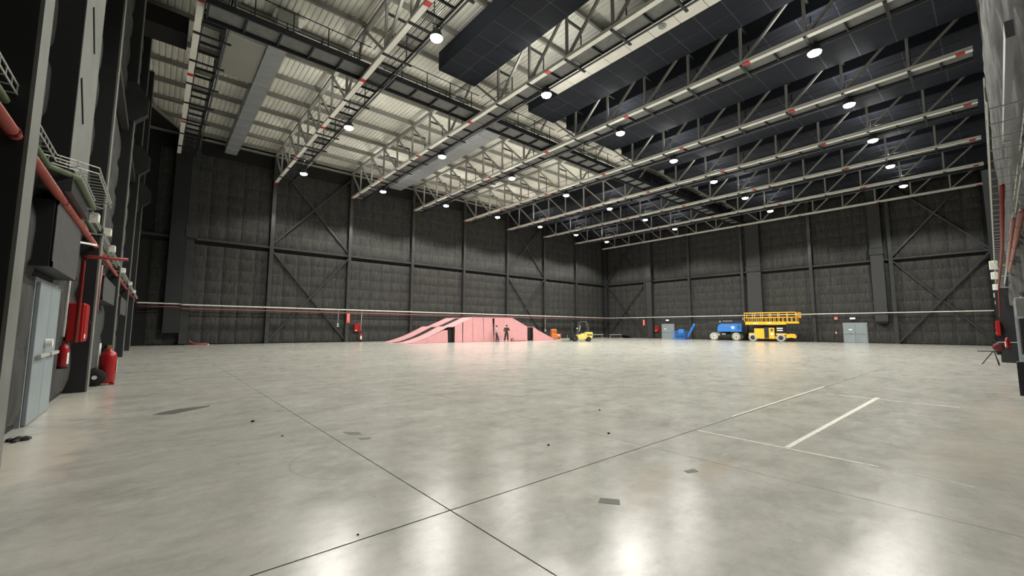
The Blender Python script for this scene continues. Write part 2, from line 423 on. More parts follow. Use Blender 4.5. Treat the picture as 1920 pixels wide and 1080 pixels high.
# --- back wall (far long wall)
wb = MB().box(XA - 0.3, XC + 0.3, YB, YB + 0.25, -0.1, 18.7).build('wall_back', M_BACKING); tag(wb, kind='structure', label='far long black wall with quilted insulation and steel columns')
wall_panels(wb, (TX0 - 1.2 * 1, YB - 0.03), 0.0, 49)
hcol = MB().box(-0.16, 0.16, -0.42, -0.39, 0, 17.6).box(-0.16, 0.16, -0.04, 0.0, 0, 17.6).box(-0.02, 0.02, -0.4, 0.0, 0, 17.6).mesh('column', M_STEEL_DK)
for k in range(1, 8): put('column', hcol, wb, (TX0 + TS * k, YB - 0.05, 0))
put('column', hcol, wb, (XC - 0.35, YB - 0.05, 0))
MB().bar((XA, YB - 0.22, GZ + 0.08), (XC - 0.3, YB - 0.22, GZ + 0.08), 0.22, 0.20).build('girt', M_STEEL_DK, wb)
def braces(wall, p0, p1, off, m, nm='brace'):
    """X brace between two columns in both tiers; p = (x, y) of columns"""
    for z0, z1 in ((0.1, GZ - 0.1), (GZ + 0.3, 17.2)):
        a0, a1 = Vector((p0[0], p0[1], z0)), Vector((p1[0], p1[1], z1))
        b0, b1 = Vector((p1[0], p1[1], z0)), Vector((p0[0], p0[1], z1))
        o2 = Vector(off) * 0.5
        MB().bar(a0 + Vector(off), a1 + Vector(off), 0.13, 0.13).build(nm, m, wall)
        MB().bar(b0 + o2, b1 + o2, 0.13, 0.13).build(nm, m, wall)
for k in (1, 5):
    braces(wb, (TX0 + TS * k, YB - 0.12), (TX0 + TS * (k + 1), YB - 0.12), (0, -0.22, 0), M_STEEL_DK)
# wall-hung duct casing with a collar near the left corner
MB().box(0.5, 1.55, YB - 0.75, YB - 0.05, 1.0, 17.5).build('casing', M_STEEL_BK, wb)
MB().box(1.57, 2.12, YB - 0.62, YB - 0.05, 0.1, 9.0).box(1.57, 2.12, YB - 0.62, YB - 0.05, 9.9, 17.5).build('casing', M_STEEL_DK, wb)
MB().prism([(1.5, 8.9), (2.3, 8.9), (2.3, 9.7), (2.1, 10.0), (1.5, 10.0)], YB - 0.8, YB - 0.05, 'y').build('casing_collar', M_STEEL_DK, wb)

# --- right wall (far end)
wr = MB().box(XC, XC + 0.25, YD - 0.3, YB + 0.3, -0.1, 18.7).build('wall_right', M_BACKING); tag(wr, kind='structure', label='black end wall on the right with two grey double doors')
wall_panels(wr, (XC - 0.03, YB - 0.6), -PI / 2, 36)
hcolr = MB().box(-0.42, -0.39, -0.16, 0.16, 0, 17.6).box(-0.04, 0.0, -0.16, 0.16, 0, 17.6).box(-0.4, 0, -0.02, 0.02, 0, 17.6).mesh('column', M_STEEL_DK)
CY = [36.2, 29.0, 21.75, 14.1, 7.0]
for y in CY: put('column', hcolr, wr, (XC - 0.05, y, 0))
MB().bar((XC - 0.22, YB - 0.4, GZ + 0.08), (XC - 0.22, 0, GZ + 0.08), 0.22, 0.20).build('girt', M_STEEL_DK, wr)
braces(wr, (XC - 0.12, YB - 0.5), (XC - 0.12, 36.2), (-0.22, 0, 0), M_STEEL_DK)
braces(wr, (XC - 0.12, 6.9), (XC - 0.12, 0.1), (-0.22, 0, 0), M_STEEL_DK)
for y0, y1, zb, zc in ((19.45, 21.1, 0.1, 8.9), (7.55, 8.6, 2.35, 9.5), (35.0, 35.9, 0.1, 8.9)):
    MB().box(XC - 0.62, XC - 0.05, y0, y1, zb, 17.5).build('casing', mat('casing_charcoal', (50, 51, 52), 0.6), wr)
    MB().prism([(XC - 0.72, zc), (XC - 0.05, zc), (XC - 0.05, zc + 0.9), (XC - 0.55, zc + 0.9), (XC - 0.72, zc + 0.6)], y0 - 0.05, y1 + 0.05, 'y').build('casing_collar', M_STEEL_DK, wr)
MB().box(XC - 0.66, XC - 0.05, 7.6, 8.55, 2.15, 2.34).build('grille', M_BLACK, wr)

# --- left wall (close by, runs away from the camera)
wl = MB().box(XA - 0.25, XA, YD - 0.3, YB + 0.3, -0.1, 18.7).build('wall_left', M_BACKING); tag(wl, kind='structure', label='close black left wall running away with grey columns')
for y in range(36):
    yy = YD + 0.4 + 1.2 * y
    if not (8.9 < yy + 0.6 < 11.2):
        put('insulation_panel', Q1[R.randrange(4)], wl, (XA + 0.02, yy, 0.10), PI / 2)
    put('insulation_panel', Q2[R.randrange(4)], wl, (XA + 0.02, yy, GZ + 0.25), PI / 2)
def side_column(y, w, xf, collar):
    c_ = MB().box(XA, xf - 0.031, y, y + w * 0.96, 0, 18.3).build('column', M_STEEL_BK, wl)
    MB().box(xf - 0.03, xf, y, y + w, 0, 18.3).build('flange', M_LIT_SIDE, c_)  # grey plate holds the lit side, the black body the shaded one
    if collar:
        MB().prism([(XA, 9.2), (xf, 9.2), (xf + 0.36, 9.6), (xf + 0.36, 10.2), (xf, 10.7), (XA, 10.7)], y - 0.02, y + w + 0.03, 'y').build('column_bracket', M_STEEL_DK, wl)
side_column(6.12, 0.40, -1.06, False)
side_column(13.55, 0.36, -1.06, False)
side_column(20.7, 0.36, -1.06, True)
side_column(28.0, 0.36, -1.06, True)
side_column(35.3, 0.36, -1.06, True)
for y0, y1 in ((13.95, 20.6), (21.1, 27.9), (28.4, 35.2), (35.7, 43.9)):
    MB().bar((-1.30, y0, GZ), (-1.30, y1, GZ), 0.2, 0.2).build('girt', M_STEEL_DK, wl)
# black soffit and pale angle where the roof meets the far left corner
MB().prism([(XA, 39.7), (-1.2, 39.7), (0.45, 42.9), (0.45, YB), (XA, YB)], 17.85, 17.95, 'z').build('soffit', M_BLACK, ceil)
MB().bar((-1.25, 39.6, 17.86), (0.45, 42.85, 17.86), 0.16, 0.14).build('soffit_trim', M_PURLIN, ceil)
MB().box(XA, 0.35, 26.0, 27.6, 16.4, 17.3).build('cross_beam', M_BLACK, ceil)

# --- near wall (right edge of the picture, beside the camera)
wn = MB().box(XA - 0.3, XC + 0.3, YD - 0.25, YD, -0.1, 18.7).build('wall_front', M_BACKING); tag(wn, kind='structure', label='near black wall at the right edge with wrapped ducts and trays')
for k in range(3, 49):
    xx = XA + 1.3 + 1.2 * k
    put('insulation_panel', Q1[R.randrange(4)], wn, (xx, YD + 0.02, 0.10), PI)
    put('insulation_panel', Q2[R.randrange(4)], wn, (xx, YD + 0.02, GZ + 0.25), PI)
MB().box(14.9, 15.22, YD, -0.2, 0, 0.75).build('plinth', M_STEEL_BK, wn)
for x in (29.5, 36.7, 43.9, 51.1): MB().box(x - 0.16, x + 0.16, YD, 0.04, 0, 9.0).build('column', M_STEEL_BK, wn)
MB().bar((19.6, -0.40, 0.0), (19.6, -0.40, 3.15), 0.16, 0.16).build('grey_post', mat('post_grey_blue', (150, 158, 164), 0.5), wn)

# ================================================================== DOORS on the far end wall and the left wall
def door_r(n, y0, y1, lab, bar=True):
    d = MB().box(XC - 0.20, XC - 0.02, y0 - 0.07, y1 + 0.07, 0.0, 2.22).build('door_%d' % n, mat('door_frame_grey', (140, 145, 148), 0.5)); tag(d, kind='structure', label=lab)
    ym = (y0 + y1) / 2
    for a, b in ((y0, ym - 0.008), (ym + 0.008, y1)):
        lf = MB().cbox(XC - 0.26, XC - 0.205, a, b, 0.02, 2.15, 0.008).build('door_leaf', M_GREY_DOOR, d)
        MB().bar((XC - 0.31, a + 0.1, 1.05), (XC - 0.31, b - 0.1, 1.05), 0.05, 0.05).build('push_bar', M_GALV, lf)
    s = MB().box(XC - 0.266, XC - 0.262, ym + 0.25, ym + 0.55, 1.38, 1.52).build('notice', M_WHITE, d)
    return d
door_r(1, 9.42, 11.42, 'grey double door nearer the right edge of the end wall')
door_r(2, 31.7, 33.6, 'grey double door beside the blue basket')
d3 = MB().box(XA, XA + 0.06, 9.35, 11.25, 0, 2.22).build('door_3', mat('door_frame_grey', (140, 145, 148), 0.5)); tag(d3, kind='structure', label='grey blue double door in the close left wall')
for a, b in ((9.42, 10.28), (10.31, 11.18)):
    lf = MB().cbox(XA + 0.062, XA + 0.11, a, b, 0.02, 2.15, 0.006).build('door_leaf', M_GREY_DOOR, d3)
    MB().bar((XA + 0.16, a + 0.08, 1.02), (XA + 0.16, b - 0.08, 1.02), 0.04, 0.05).build('push_bar', M_GALV, lf)
MB().tube((XA + 0.2, 10.2, 1.2), (XA + 0.115, 10.2, 1.2), 0.07, 12).build('door_sign', M_WHITE, d3)

# ================================================================== ROOF TRUSSES
def truss_proto():
    r = empty('roof_truss', (0, 0, HB))
    y0, y1 = -0.12, 43.85
    MB().box(-0.13, 0.13, y0, y1, 0.0, 0.025).box(-0.10, 0.10, y0, y1, 0.026, 0.20).build('bottom_chord', M_CHORD, r)
    h = HT - HB
    MB().box(-0.12, 0.12, y0, y1, h - 0.2, h).build('top_chord', M_WEB, r)
    vm = MB().box(-0.06, 0.06, -0.06, 0.06, 0.201, h - 0.201).mesh('vertical', M_WEB)
    for y in NODES_NEAR + NODES_FAR: put('vertical', vm, r, (0, y, 0))
    dp = MB().bar((0, 0.10, 0.20), (0, 2.70, h - 0.2), 0.11, 0.13, (1, 0, 0)).mesh('diagonal', M_WEB)
    dn = MB().bar((0, -0.10, 0.20), (0, -2.70, h - 0.2), 0.11, 0.13, (1, 0, 0)).mesh('diagonal', M_WEB)
    for y in NODES_FAR[:-1]: put('diagonal', dp, r, (0, y, 0))
    MB().bar((0, 41.45, 0.2), (0, 43.8, h - 0.2), 0.11, 0.13, (1, 0, 0)).build('diagonal', M_WEB, r)
    for y in NODES_NEAR: put('diagonal', dn, r, (0, y, 0))
    put('diagonal', dn, r, (0, 24.55, 0)); put('diagonal', dp, r, (0, 18.95, 0))
    rb = MB().box(-0.137, 0.137, -0.16, 0.16, -0.006, 0.032).mesh('red_band', M_RED_BAND)
    for k in range(7): put('red_band', rb, r, (0, 0.3 + 7.2 * k, 0))
    return r
TR = truss_proto()
def lab_truss(k):
    if k == 0: return 'single white banded roof truss beside the left wall, first from left'
    if k == 8: return 'last roof truss against the right end wall, shows only a pale chord'
    return 'white roof truss with red bands, %s from the left wall' % ORD[k]
for k in range(9):
    o = TR if k == 0 else copy_tree(TR)
    o.location = (TX0 + TS * k, 0, HB)
    tag(o, lab_truss(k), 'truss', 'roof trusses across the hall')
TR.location = (0.64, 0, 15.85)

# ================================================================== WALKWAYS hung beside every truss
def walkway_proto(open_deck):
    r = empty('truss_walkway', (0, 0, HB))
    ys_ = [-0.12] + sorted(NODES_NEAR) + [21.75] + NODES_FAR + [43.7]
    MB().tube((1.20, -0.12, 0.02), (1.20, 43.7, 0.02), 0.05, 8).build('outer_tube', M_PIPE_GR, r, True)
    MB().box(0.16, 0.20, -0.12, 43.7, 0.06, 0.20).build('inner_edge', M_WALK, r)
    MB().box(1.06, 1.11, -0.12, 43.7, 0.06, 0.20).build('outer_edge', M_WALK, r)
    bm_ = MB().box(-0.14, 1.42, -0.06, 0.06, -0.07, -0.008).mesh('bracket', M_WALK)
    jm = MB().box(0.20, 1.06, -0.03, 0.03, 0.03, 0.16).mesh('joist', M_WALK)
    for y in NODES_NEAR + NODES_FAR: put('bracket', bm_, r, (0, y, 0))
    for a, b in zip(ys_[:-1], ys_[1:]):
        for q in ((1 / 3, 2 / 3) if open_deck else (0.5,)):
            put('joist', jm, r, (0, a + (b - a) * q, 0))
        d = MB()
        if open_deck:
            for i in range(9): d.box(0.24 + i * 0.095, 0.252 + i * 0.095, a + 0.03, b - 0.03, 0.17, 0.20)
        else:
            d.box(0.20, 1.06, a + 0.02, b - 0.02, 0.165, 0.195)
        d.build('deck_panel', M_DECK, r)
    hm = MB().bar((0.05, 0, 2.2), (1.12, 0, 2.2), 0.10, 0.10).bar((1.12, 0, 2.25), (1.12, 0, 0.2), 0.05, 0.05).mesh('hanger', M_RAIL)
    for y in NODES_NEAR + NODES_FAR: put('hanger', hm, r, (0, y, 0))
    for z in (0.75, 1.25):
        MB().tube((1.10, 0.2, z), (1.10, 20.9, z), 0.022, 6).build('handrail', M_RAIL, r)
        MB().tube((1.10, 22.6, z), (1.10, 43.4, z), 0.022, 6).build('handrail', M_RAIL, r)
    for z in (0.75, 1.35):
        MB().tube((0.17, 18.2, z), (0.17, 20.9, z), 0.022, 6).build('handrail', M_RAIL, r)
    return r
WK_OPEN = walkway_proto(True); WK = walkway_proto(False)
for k in range(9):
    if k == 8: break
    o = (WK_OPEN if k == 0 else copy_tree(WK_OPEN)) if k < 2 else (WK if k == 2 else copy_tree(WK))
    o.location = (TX0 + TS * k, 0, HB)
    tag(o, 'dark walkway hung on the right side of the %s roof truss from the left wall' % ORD[k], 'walkway', 'walkways beside the trusses')
WK_OPEN.location = (0.64, 0, 15.85)

# ================================================================== MAIN CROSS CATWALK
cw = empty('cross_catwalk', (0, 0, 15.3), 0, 'long dark catwalk crossing under the roof through every truss', 'catwalk')
MB().box(0.8, XC - 0.5, 21.05, 21.13, 0.0, 0.30).build('near_beam', M_WALK, cw)
MB().box(0.8, XC - 0.5, 22.35, 22.43, 0.0, 0.30).build('far_beam', M_WALK, cw)
dk = MB().box(0.02, 1.40, 21.14, 22.34, 0.20, 0.24).mesh('deck_panel', M_DECK)
jt = MB().box(-0.04, 0.04, 21.14, 22.34, 0.06, 0.22).mesh('cross_joist', M_WALK)
for i in range(40):
    put('deck_panel', dk, cw, (0.9 + 1.42 * i, 0, 0)); put('cross_joist', jt, cw, (0.9 + 1.42 * i, 0, 0))
pm = MB().tube((0, 0, 0.3), (0, 0, 1.30), 0.028, 6).mesh('handrail_post', M_RAIL)
sm = MB().tube((0, 0, 0.3), (0, 0, 0.62), 0.024, 6).mesh('short_post', M_RAIL)
for b_ in range(8):
    xa, xb = TX0 + TS * b_ + 1.35, TX0 + TS * (b_ + 1) + 0.10
    for yy in (21.09, 22.39):
        MB().tube((xa, yy, 1.30), (xb, yy, 1.30), 0.024, 6).build('handrail', M_RAIL, cw)
        MB().tube((xa, yy, 0.62), (xb - 0.5, yy, 0.62), 0.02, 6).build('handrail', M_RAIL, cw)
        for q in range(4):
            x = xa + 0.55 + 1.6 * q
            if x < xb: put('handrail_post', pm, cw, (x, yy, 0))
            if x - 0.25 > xa and q: put('short_post', sm, cw, (x - 0.28, yy, 0))

# ================================================================== BLACK SUSPENDED CEILINGS between the trusses
def hung_ceiling(x0, x1, y0, y1, z, nx, ny, label, white=None, gapw=0.06):
    r = empty('suspended_ceiling', ((x0 + x1) / 2, (y0 + y1) / 2, z), 0, label, 'suspended ceiling', 'black suspended ceilings under the roof')
    ox, oy = (x0 + x1) / 2, (y0 + y1) / 2
    MB().box(x0 - ox, x1 - ox, y0 - oy, y1 - oy, 0.03, 1.15).build('casing', M_TILE, r)
    tw, tl = (x1 - x0) / nx, (y1 - y0) / ny
    MB().box(x0 - ox + 0.01, x1 - ox - 0.01, y0 - oy + 0.01, y1 - oy - 0.01, 0.012, 0.029).build('grid', M_TILE_GRID, r)
    tm_ = MB().box(gapw / 2, tw - gapw / 2, gapw / 2, tl - gapw / 2, 0.0, 0.011).mesh('ceiling_tile', M_TILE)
    for i in range(nx):
        for j in range(ny):
            put('ceiling_tile', tm_, r, (x0 - ox + i * tw, y0 - oy + j * tl, 0))
    return r
ZT = 16.70
hung_ceiling(11.85, 14.45, -0.55, 20.6, ZT, 2, 16, 'narrow black tiled box ceiling between the second and third trusses')
hung_ceiling(19.1, 21.65, -0.55, 20.6, ZT, 2, 16, 'black tiled ceiling beside the strip of white panels')
for b_, x0 in ((3, 22.75), (4, 29.95), (5, 37.15), (6, 44.35), (7, 51.55)):
    hung_ceiling(x0 + 0.35, x0 + 6.3, -0.55, 20.6, ZT, 4, 14, 'near half black tiled ceiling in the %s bay from the left wall' % ORD[b_])
for b_, x0 in ((5, 37.15), (6, 44.35), (7, 51.55)):
    hung_ceiling(x0 + 0.15, x0 + 6.4, 22.9, 43.7, ZT, 4, 10, 'far half black ceiling in the %s bay from the left wall' % ORD[b_])
ws = empty('white_panel_strip', (18.2, 8, ZT), 0, 'strip of white ceiling panels with a round vent beside the black tiles', 'ceiling panel')
wp = MB().cbox(0.0, 1.60, 0.015, 1.385, 0.0, 0.05, 0.006).mesh('white_panel', M_WHITE_TILE)
for j in range(13): put('white_panel', wp, ws, (-0.75, -8.5 + 1.4 * j, 0))
MB().box(-0.74, 0.84, -8.5, 9.68, 0.055, 0.30).build('backing', M_DUCT, ws)
MB().lathe([(0.20, -0.03), (0.20, 0.0), (0.10, 0.0), (0.10, -0.05), (0.05, -0.06)], 20, (0.3, 2.0, -0.02)).build('round_vent', M_DUCT, ws)

# ================================================================== DUCTS
def duct_run(x0, x1, z0, z1, y0, y1, label, step=1.4):
    r = empty('air_duct', ((x0 + x1) / 2, y0, z0), 0, label, 'duct'); w = (x1 - x0) / 2
    sec = MB().box(-w, w, 0.0, step - 0.03, 0, z1 - z0).mesh('duct_section', M_DUCT)
    fm = MB().box(-w - 0.025, w + 0.025, -0.025, 0.005, -0.025, z1 - z0 + 0.02).mesh('flange', M_GALV)
    n = int((y1 - y0) / step)
    for j in range(n):
        put('duct_section', sec, r, (0, j * step + 0.005, 0)); put('flange', fm, r, (0, j * step, 0))
    return r
duct_run(3.75, 4.65, 16.85, 17.5, 22.6, 43.6, 'grey rectangular duct along the roof in the left bay')
duct_run(18.75, 20.2, 16.9, 17.5, 23.3, 43.6, 'grey rectangular duct along the roof in the third bay')
pb = empty('duct_plenum', (2.75, 27.6, 16.95), 0, 'flat grey plenum box joined to the left bay duct', 'duct')
MB().cbox(-0.85, 0.98, -2.2, 2.2, 0, 0.6, 0.03).build('casing', mat('plenum_grey', (150, 150, 143), 0.5, noise=0.04, scale=1), pb)
MB().box(-0.9, 1.0, -2.25, -2.2, -0.03, 0.63).box(-0.9, 1.0, 2.2, 2.25, -0.03, 0.63).build('flange', M_GALV, pb)

# ================================================================== HIGH BAY LAMPS
def lamp_proto():
    r = empty('high_bay_lamp', (0, 0, 0))
    MB().lathe([(0.05, 0.42), (0.12, 0.40), (0.20, 0.30), (0.27, 0.10), (0.31, 0.02), (0.31, -0.02), (0.29, -0.02), (0.26, 0.08)], 20).build('housing', M_LAMP_BODY, r, True)
    MB().lathe([(0.28, 0.0), (0.28, -0.03), (0.25, -0.09), (0.15, -0.14), (0.02, -0.155)], 20).build('lens', M_LENS, r, True)
    MB().bar((0, 0, 0.41), (0, 0, 0.62), 0.04).bar((-0.2, 0, 0.63), (0.2, 0, 0.63), 0.05, 0.03).build('bracket', M_STEEL_BK, r)
    return r
spot = bpy.data.lights.new('lamp_light', 'SPOT')
spot.energy = LAMP_POWER; spot.color = LAMP_COLOR; spot.spot_size = math.radians(139); spot.spot_blend = 0.32; spot.shadow_soft_size = 0.22
spot.use_nodes = True                         # wide batwing beam of a high bay reflector: stronger towards its rim
_n = spot.node_tree.nodes; _l = spot.node_tree.links
_tc = _n.new('ShaderNodeTexCoord'); _sx = _n.new('ShaderNodeSeparateXYZ'); _l.new(_tc.outputs['Normal'], _sx.inputs[0])
_ab = _n.new('ShaderNodeMath'); _ab.operation = 'ABSOLUTE'; _l.new(_sx.outputs['Z'], _ab.inputs[0])
_mr = _n.new('ShaderNodeMapRange'); _mr.inputs['From Min'].default_value = 1.0; _mr.inputs['From Max'].default_value = 0.45; _mr.inputs['To Min'].default_value = 0.72; _mr.inputs['To Max'].default_value = 1.75
_l.new(_ab.outputs[0], _mr.inputs['Value']); _l.new(_mr.outputs['Result'], _n['Emission'].inputs['Strength'])
upl = bpy.data.lights.new('roof_fill_light', 'SPOT')  # added fill with no visible source, aimed at the roof
upl.energy = ROOF_FILL; upl.color = LAMP_COLOR; upl.spot_size = math.radians(172); upl.spot_blend = 0.5; upl.shadow_soft_size = 0.25
LP = lamp_proto(); first = True
ROWS = [(38.2, 'in the row by the far long wall'), (27.2, 'in the second row from that wall'), (15.85, 'in the third row, before the catwalk'), (4.85, 'in the near row closest to the camera')]
for y, rn in ROWS:
    for k in range(7):
        o = LP if first else copy_tree(LP); first = False
        o.location = (8.97 + 7.14 * k, y, 14.72)
        tag(o, 'lit high bay lamp, %s from the left %s' % (ORD[k], rn), 'lamp', 'high bay lamps')
        s_ = bpy.data.objects.new('lamp_light', spot); COL.objects.link(s_); s_.parent = o; s_.location = (0, 0, -0.16)
        s_ = bpy.data.objects.new('roof_fill_light', upl); COL.objects.link(s_); s_.parent = o; s_.location = (0, 0, 0.80); s_.rotation_euler = (PI, 0, 0)

# ================================================================== PIPES AND CABLE TRAYS
def run(name, label, cat, pts, r, m, n=8, clamp=None, group=None):
    t = empty(name, pts[0], 0, label, cat, group); o = Vector(pts[0])
    MB().path([Vector(p) - o for p in pts], r, n).build('pipe', m, t, True)
    if clamp:
        for a, b in zip(pts[:-1], pts[1:]):
            a, b = Vector(a), Vector(b); L_ = (b - a).length; d = (b - a).normalized()
            for i in range(int(L_ / clamp)):
                p = a + d * (clamp * (i + 0.5)) - o
                MB().tube(p - d * 0.03, p + d * 0.03, r * 1.18, 8).build('clamp', M_DKRED, t)
    return t
run('red_pipe', 'red fire main pipe along the close left wall', 'pipe', [(-1.15, 1.5, 3.33), (-1.15, 43.3, 3.33)], 0.052, M_PIPE_RED, 10, 3.0)
run('red_pipe', 'thin red pipe under the tray on the far long wall', 'pipe', [(-1.1, 43.36, 3.10), (1.4, 43.36, 3.08), (1.7, 43.25, 2.98), (58.7, 43.25, 2.96)], 0.045, mat('dusty_red_pipe', (156, 92, 86), 0.5), 8)
def tray(label, pts, w, rung=0.0, m=M_GALV, up_=0.09, rods=None):
    t = empty('cable_tray', pts[0], 0, label, 'cable tray'); o = Vector(pts[0]); P = [Vector(p) - o for p in pts]
    for sgn, z in ((-1, 0), (1, 0), (-1, up_), (1, up_)):
        q = []
        for i, p in enumerate(P):
            d = (P[min(i + 1, len(P) - 1)] - P[max(i - 1, 0)]); s_ = d.cross(Vector((0, 0, 1))).normalized()
            q.append(p + s_ * sgn * w / 2 + Vector((0, 0, z)))
        MB().path(q, 0.009 if rung else 0.02, 5).build('side_wire', m, t)
    if rung:
        b = MB()
        for a, c in zip(P[:-1], P[1:]):
            d = (c - a).normalized(); s_ = d.cross(Vector((0, 0, 1))).normalized() * w / 2; L_ = (c - a).length
            for i in range(int(L_ / rung)):
                p = a + d * rung * (i + 0.5); u_ = Vector((0, 0, up_))
                b.bar(p - s_, p + s_, 0.009); b.bar(p - s_, p - s_ + u_, 0.009); b.bar(p + s_, p + s_ + u_, 0.009)
        tag(b.build('rungs', m, t), kind='stuff')
    else:
        b = MB()
        for a, c in zip(P[:-1], P[1:]):
            d = (c - a).normalized(); s_ = d.cross(Vector((0, 0, 1))).normalized() * w / 2
            b.bar(a, c, w, 0.015)
        b.build('tray_bed', m, t)
    return t
tray('white cable tray along the far long wall', [(-1.1, 43.36, 3.33), (1.4, 43.36, 3.32), (1.7, 43.2, 3.27), (58.6, 43.2, 3.22)], 0.14, m=M_WHITE, up_=0.05)
tray('pale cable tray along the right end wall', [(58.55, 43.2, 3.22), (58.55, 0.2, 3.22)], 0.10, m=M_WHITE, up_=0.04)
tray('wire mesh cable tray above the red pipe on the left wall', [(-1.28, 2.0, 3.74), (-1.28, 8.3, 3.74), (-0.88, 8.6, 3.74), (-0.88, 10.9, 3.74), (-1.2, 11.2, 3.70), (-1.2, 43.2, 3.62)], 0.22, 0.20)
run('green_cable', 'green cable lying along the left wall tray', 'cable', [(-1.25, 2.0, 3.66), (-1.25, 8.3, 3.66), (-1.0, 8.7, 3.66), (-1.0, 10.8, 3.66), (-1.18, 11.2, 3.63), (-1.18, 43.0, 3.56)], 0.045, M_GREEN_CABLE)
t = bpy.data.objects['cable_tray.002']; a_ = MB().bar((-0.14, 0, 0), (0.34, 0, 0), 0.035, 0.03).mesh('support_arm', M_DUCT)
for y in (10.2, 11.3, 12.9, 14.6, 16.4, 18.5, 21.5, 25.0, 29.0, 34.0): put('support_arm', a_, t, (-0.02, y - 2.0, -0.22))
JB = [(10.9, 3.42, 'lowest left'), (13.6, 3.62, ''), (15.2, 3.45, ''), (20.5, 3.42, ''), (26.5, 3.42, ''), (32.0, 3.4, '')]
for i, (y, z, _) in enumerate(JB):
    t = empty('junction_box', (-0.98, y, z), 0, 'small white junction box on the left wall tray, %s from the camera' % ORD[i], 'junction box', 'white boxes on the left wall tray')
    MB().cbox(-0.07, 0.07, -0.10, 0.10, 0, 0.16, 0.012).build('box', M_WHITE, t); MB().cbox(-0.055, 0.055, -0.08, 0.08, 0.161, 0.17, 0.004).build('lid', M_GALV, t)
    MB().bar((-0.30, 0, 0.05), (-0.071, 0, 0.05), 0.03, 0.02).build('arm', M_GALV, t)
run('white_conduit', 'bent white conduit running down beside the red cabinet', 'conduit', [(-1.05, 12.4, 3.2), (-1.24, 11.9, 3.16), (-1.28, 11.65, 3.0), (-1.29, 11.6, 2.85), (-1.30, 11.6, 1.28)], 0.022, M_WHITE)
run('red_riser', 'red pipe dropping to the hose cabinet from an arm on the left wall', 'pipe', [(-0.52, 12.3, 2.93), (-1.12, 12.3, 2.93), (-1.19, 12.3, 2.90), (-1.2, 12.3, 2.82), (-1.2, 12.3, 1.15)], 0.034, mat('riser_red', (140, 34, 28), 0.4))
run('pale_conduit', 'pale conduit hanging short below the left wall tray', 'conduit', [(-1.05, 13.98, 2.95), (-1.06, 13.98, 1.85)], 0.025, M_PIPE_PINK)
# near wall services at the right edge
run('pink_pipe', 'faded pink pipe along the near wall at the right edge', 'pipe', [(8.2, -0.29, 2.96), (17.6, -0.29, 3.06)], 0.034, M_PIPE_PINK, 10, 2.5)
run('pink_pipe', 'second thinner faded pipe just above the first at the right edge', 'pipe', [(9.5, -0.25, 3.10), (17.4, -0.26, 3.15)], 0.022, M_PIPE_PINK, 8)
run('red_pipe', 'red pipe behind the wire tray on the near wall', 'pipe', [(8.6, -0.16, 3.42), (12.5, -0.15, 3.10), (26.0, -0.10, 3.2), (26.6, -0.05, 2.0)], 0.026, mat('dull_red_pipe', (140, 46, 44), 0.5), 10)
tray('wire mesh cable tray on the near wall at the right edge', [(5.5, -0.20, 3.50), (58.4, -0.10, 3.30)], 0.26, 0.45, M_GALV, 0.22)
run('grey_conduit', 'pale grey conduit beside the grey post', 'conduit', [(16.4, -0.42, 3.3), (16.4, -0.42, 2.0)], 0.03, M_GALV)
t = empty('wall_box', (15.9, -0.40, 1.9), 0, 'grey electrical box under the conduit at the right edge', 'electrical box')
MB().cbox(-0.15, 0.15, -0.15, 0.12, -0.1, 0.35, 0.02).build('box', mat('box_grey', (140, 142, 140), 0.5), t)
MB().cbox(-0.45, 0.1, -0.15, 0.10, -1.0, -0.15, 0.02).build('lower_box', M_DARK, t)

for i, (x, z) in enumerate(((19.0, 3.28), (23.0, 3.30), (28.0, 3.22), (34.0, 3.2), (42.0, 3.15))):
    t = empty('junction_box', (x, -0.02, z), 0, 'white junction box on the near wall tray at the right edge, %s from the camera' % ORD[i], 'junction box', 'white boxes on the near wall tray')
    MB().cbox(-0.14, 0.14, -0.09, 0.09, 0, 0.24, 0.015).build('box', M_WHITE, t); MB().cbox(-0.11, 0.11, -0.07, 0.07, 0.241, 0.252, 0.004).build('lid', M_GALV, t)
    MB().bar((0, -0.091, 0.1), (0, -0.40, 0.1), 0.04, 0.03).build('arm', M_GALV, t)

# wrapped duct with crumpled folds on the near wall
def fabric(name, label, x0, x1, z0, z1, y, amp, seed, folds):
    rr = random.Random(seed); nx, nz = 230, 40; V = []; F = []
    ph = [rr.uniform(0, 6.28) for _ in range(6)]
    for j in range(nz + 1):
        for i in range(nx + 1):
            x = x0 + (x1 - x0) * i / nx; z = z0 + (z1 - z0) * j / nz
            u = (x - x0) / 0.62
            w_ = 1 - abs(math.sin(u * 3.1416 + ph[0] + 0.6 * math.sin(z * 0.55 + ph[1]) + 0.3 * math.sin(z * 1.7 + ph[4])))
            d = amp * (1.1 * w_ + 0.5 * math.sin(u * 1.1 + ph[2]) + 0.25 * math.sin(z * 2.3 + u * 1.3 + ph[3]) - 0.6)
            V.append((x, y + d + rr.uniform(-1, 1) * amp * 0.12, z))
    for j in range(nz):
        for i in range(nx):
            a = j * (nx + 1) + i; F.append((a, a + 1, a + nx + 2, a + nx + 1))
    n0 = len(V)
    me = MB(); me._add(V, F)
    me.box(x0 + 0.02, x1 - 0.02, YD + 0.06, y - amp * 1.3, z0 + 0.02, z1)
    o = me.build(name, M_FABRIC, None, True)
    return tag(o, label, 'wrapped duct')
fabric('wrapped_duct', 'wrinkled grey wrapped duct hanging on the near wall at the right edge', 4.6, 24.0, 2.3, 15.5, -0.40, 0.10, 3, 9)
t = empty('wall_bracket', (6.4, -0.22, 3.85), 0, 'grey metal support arm sticking out at the right edge', 'bracket')
MB().bar((-1.4, 0.0, 0), (1.4, 0.0, 0.0), 0.05, 0.14).build('arm', M_DUCT, t)
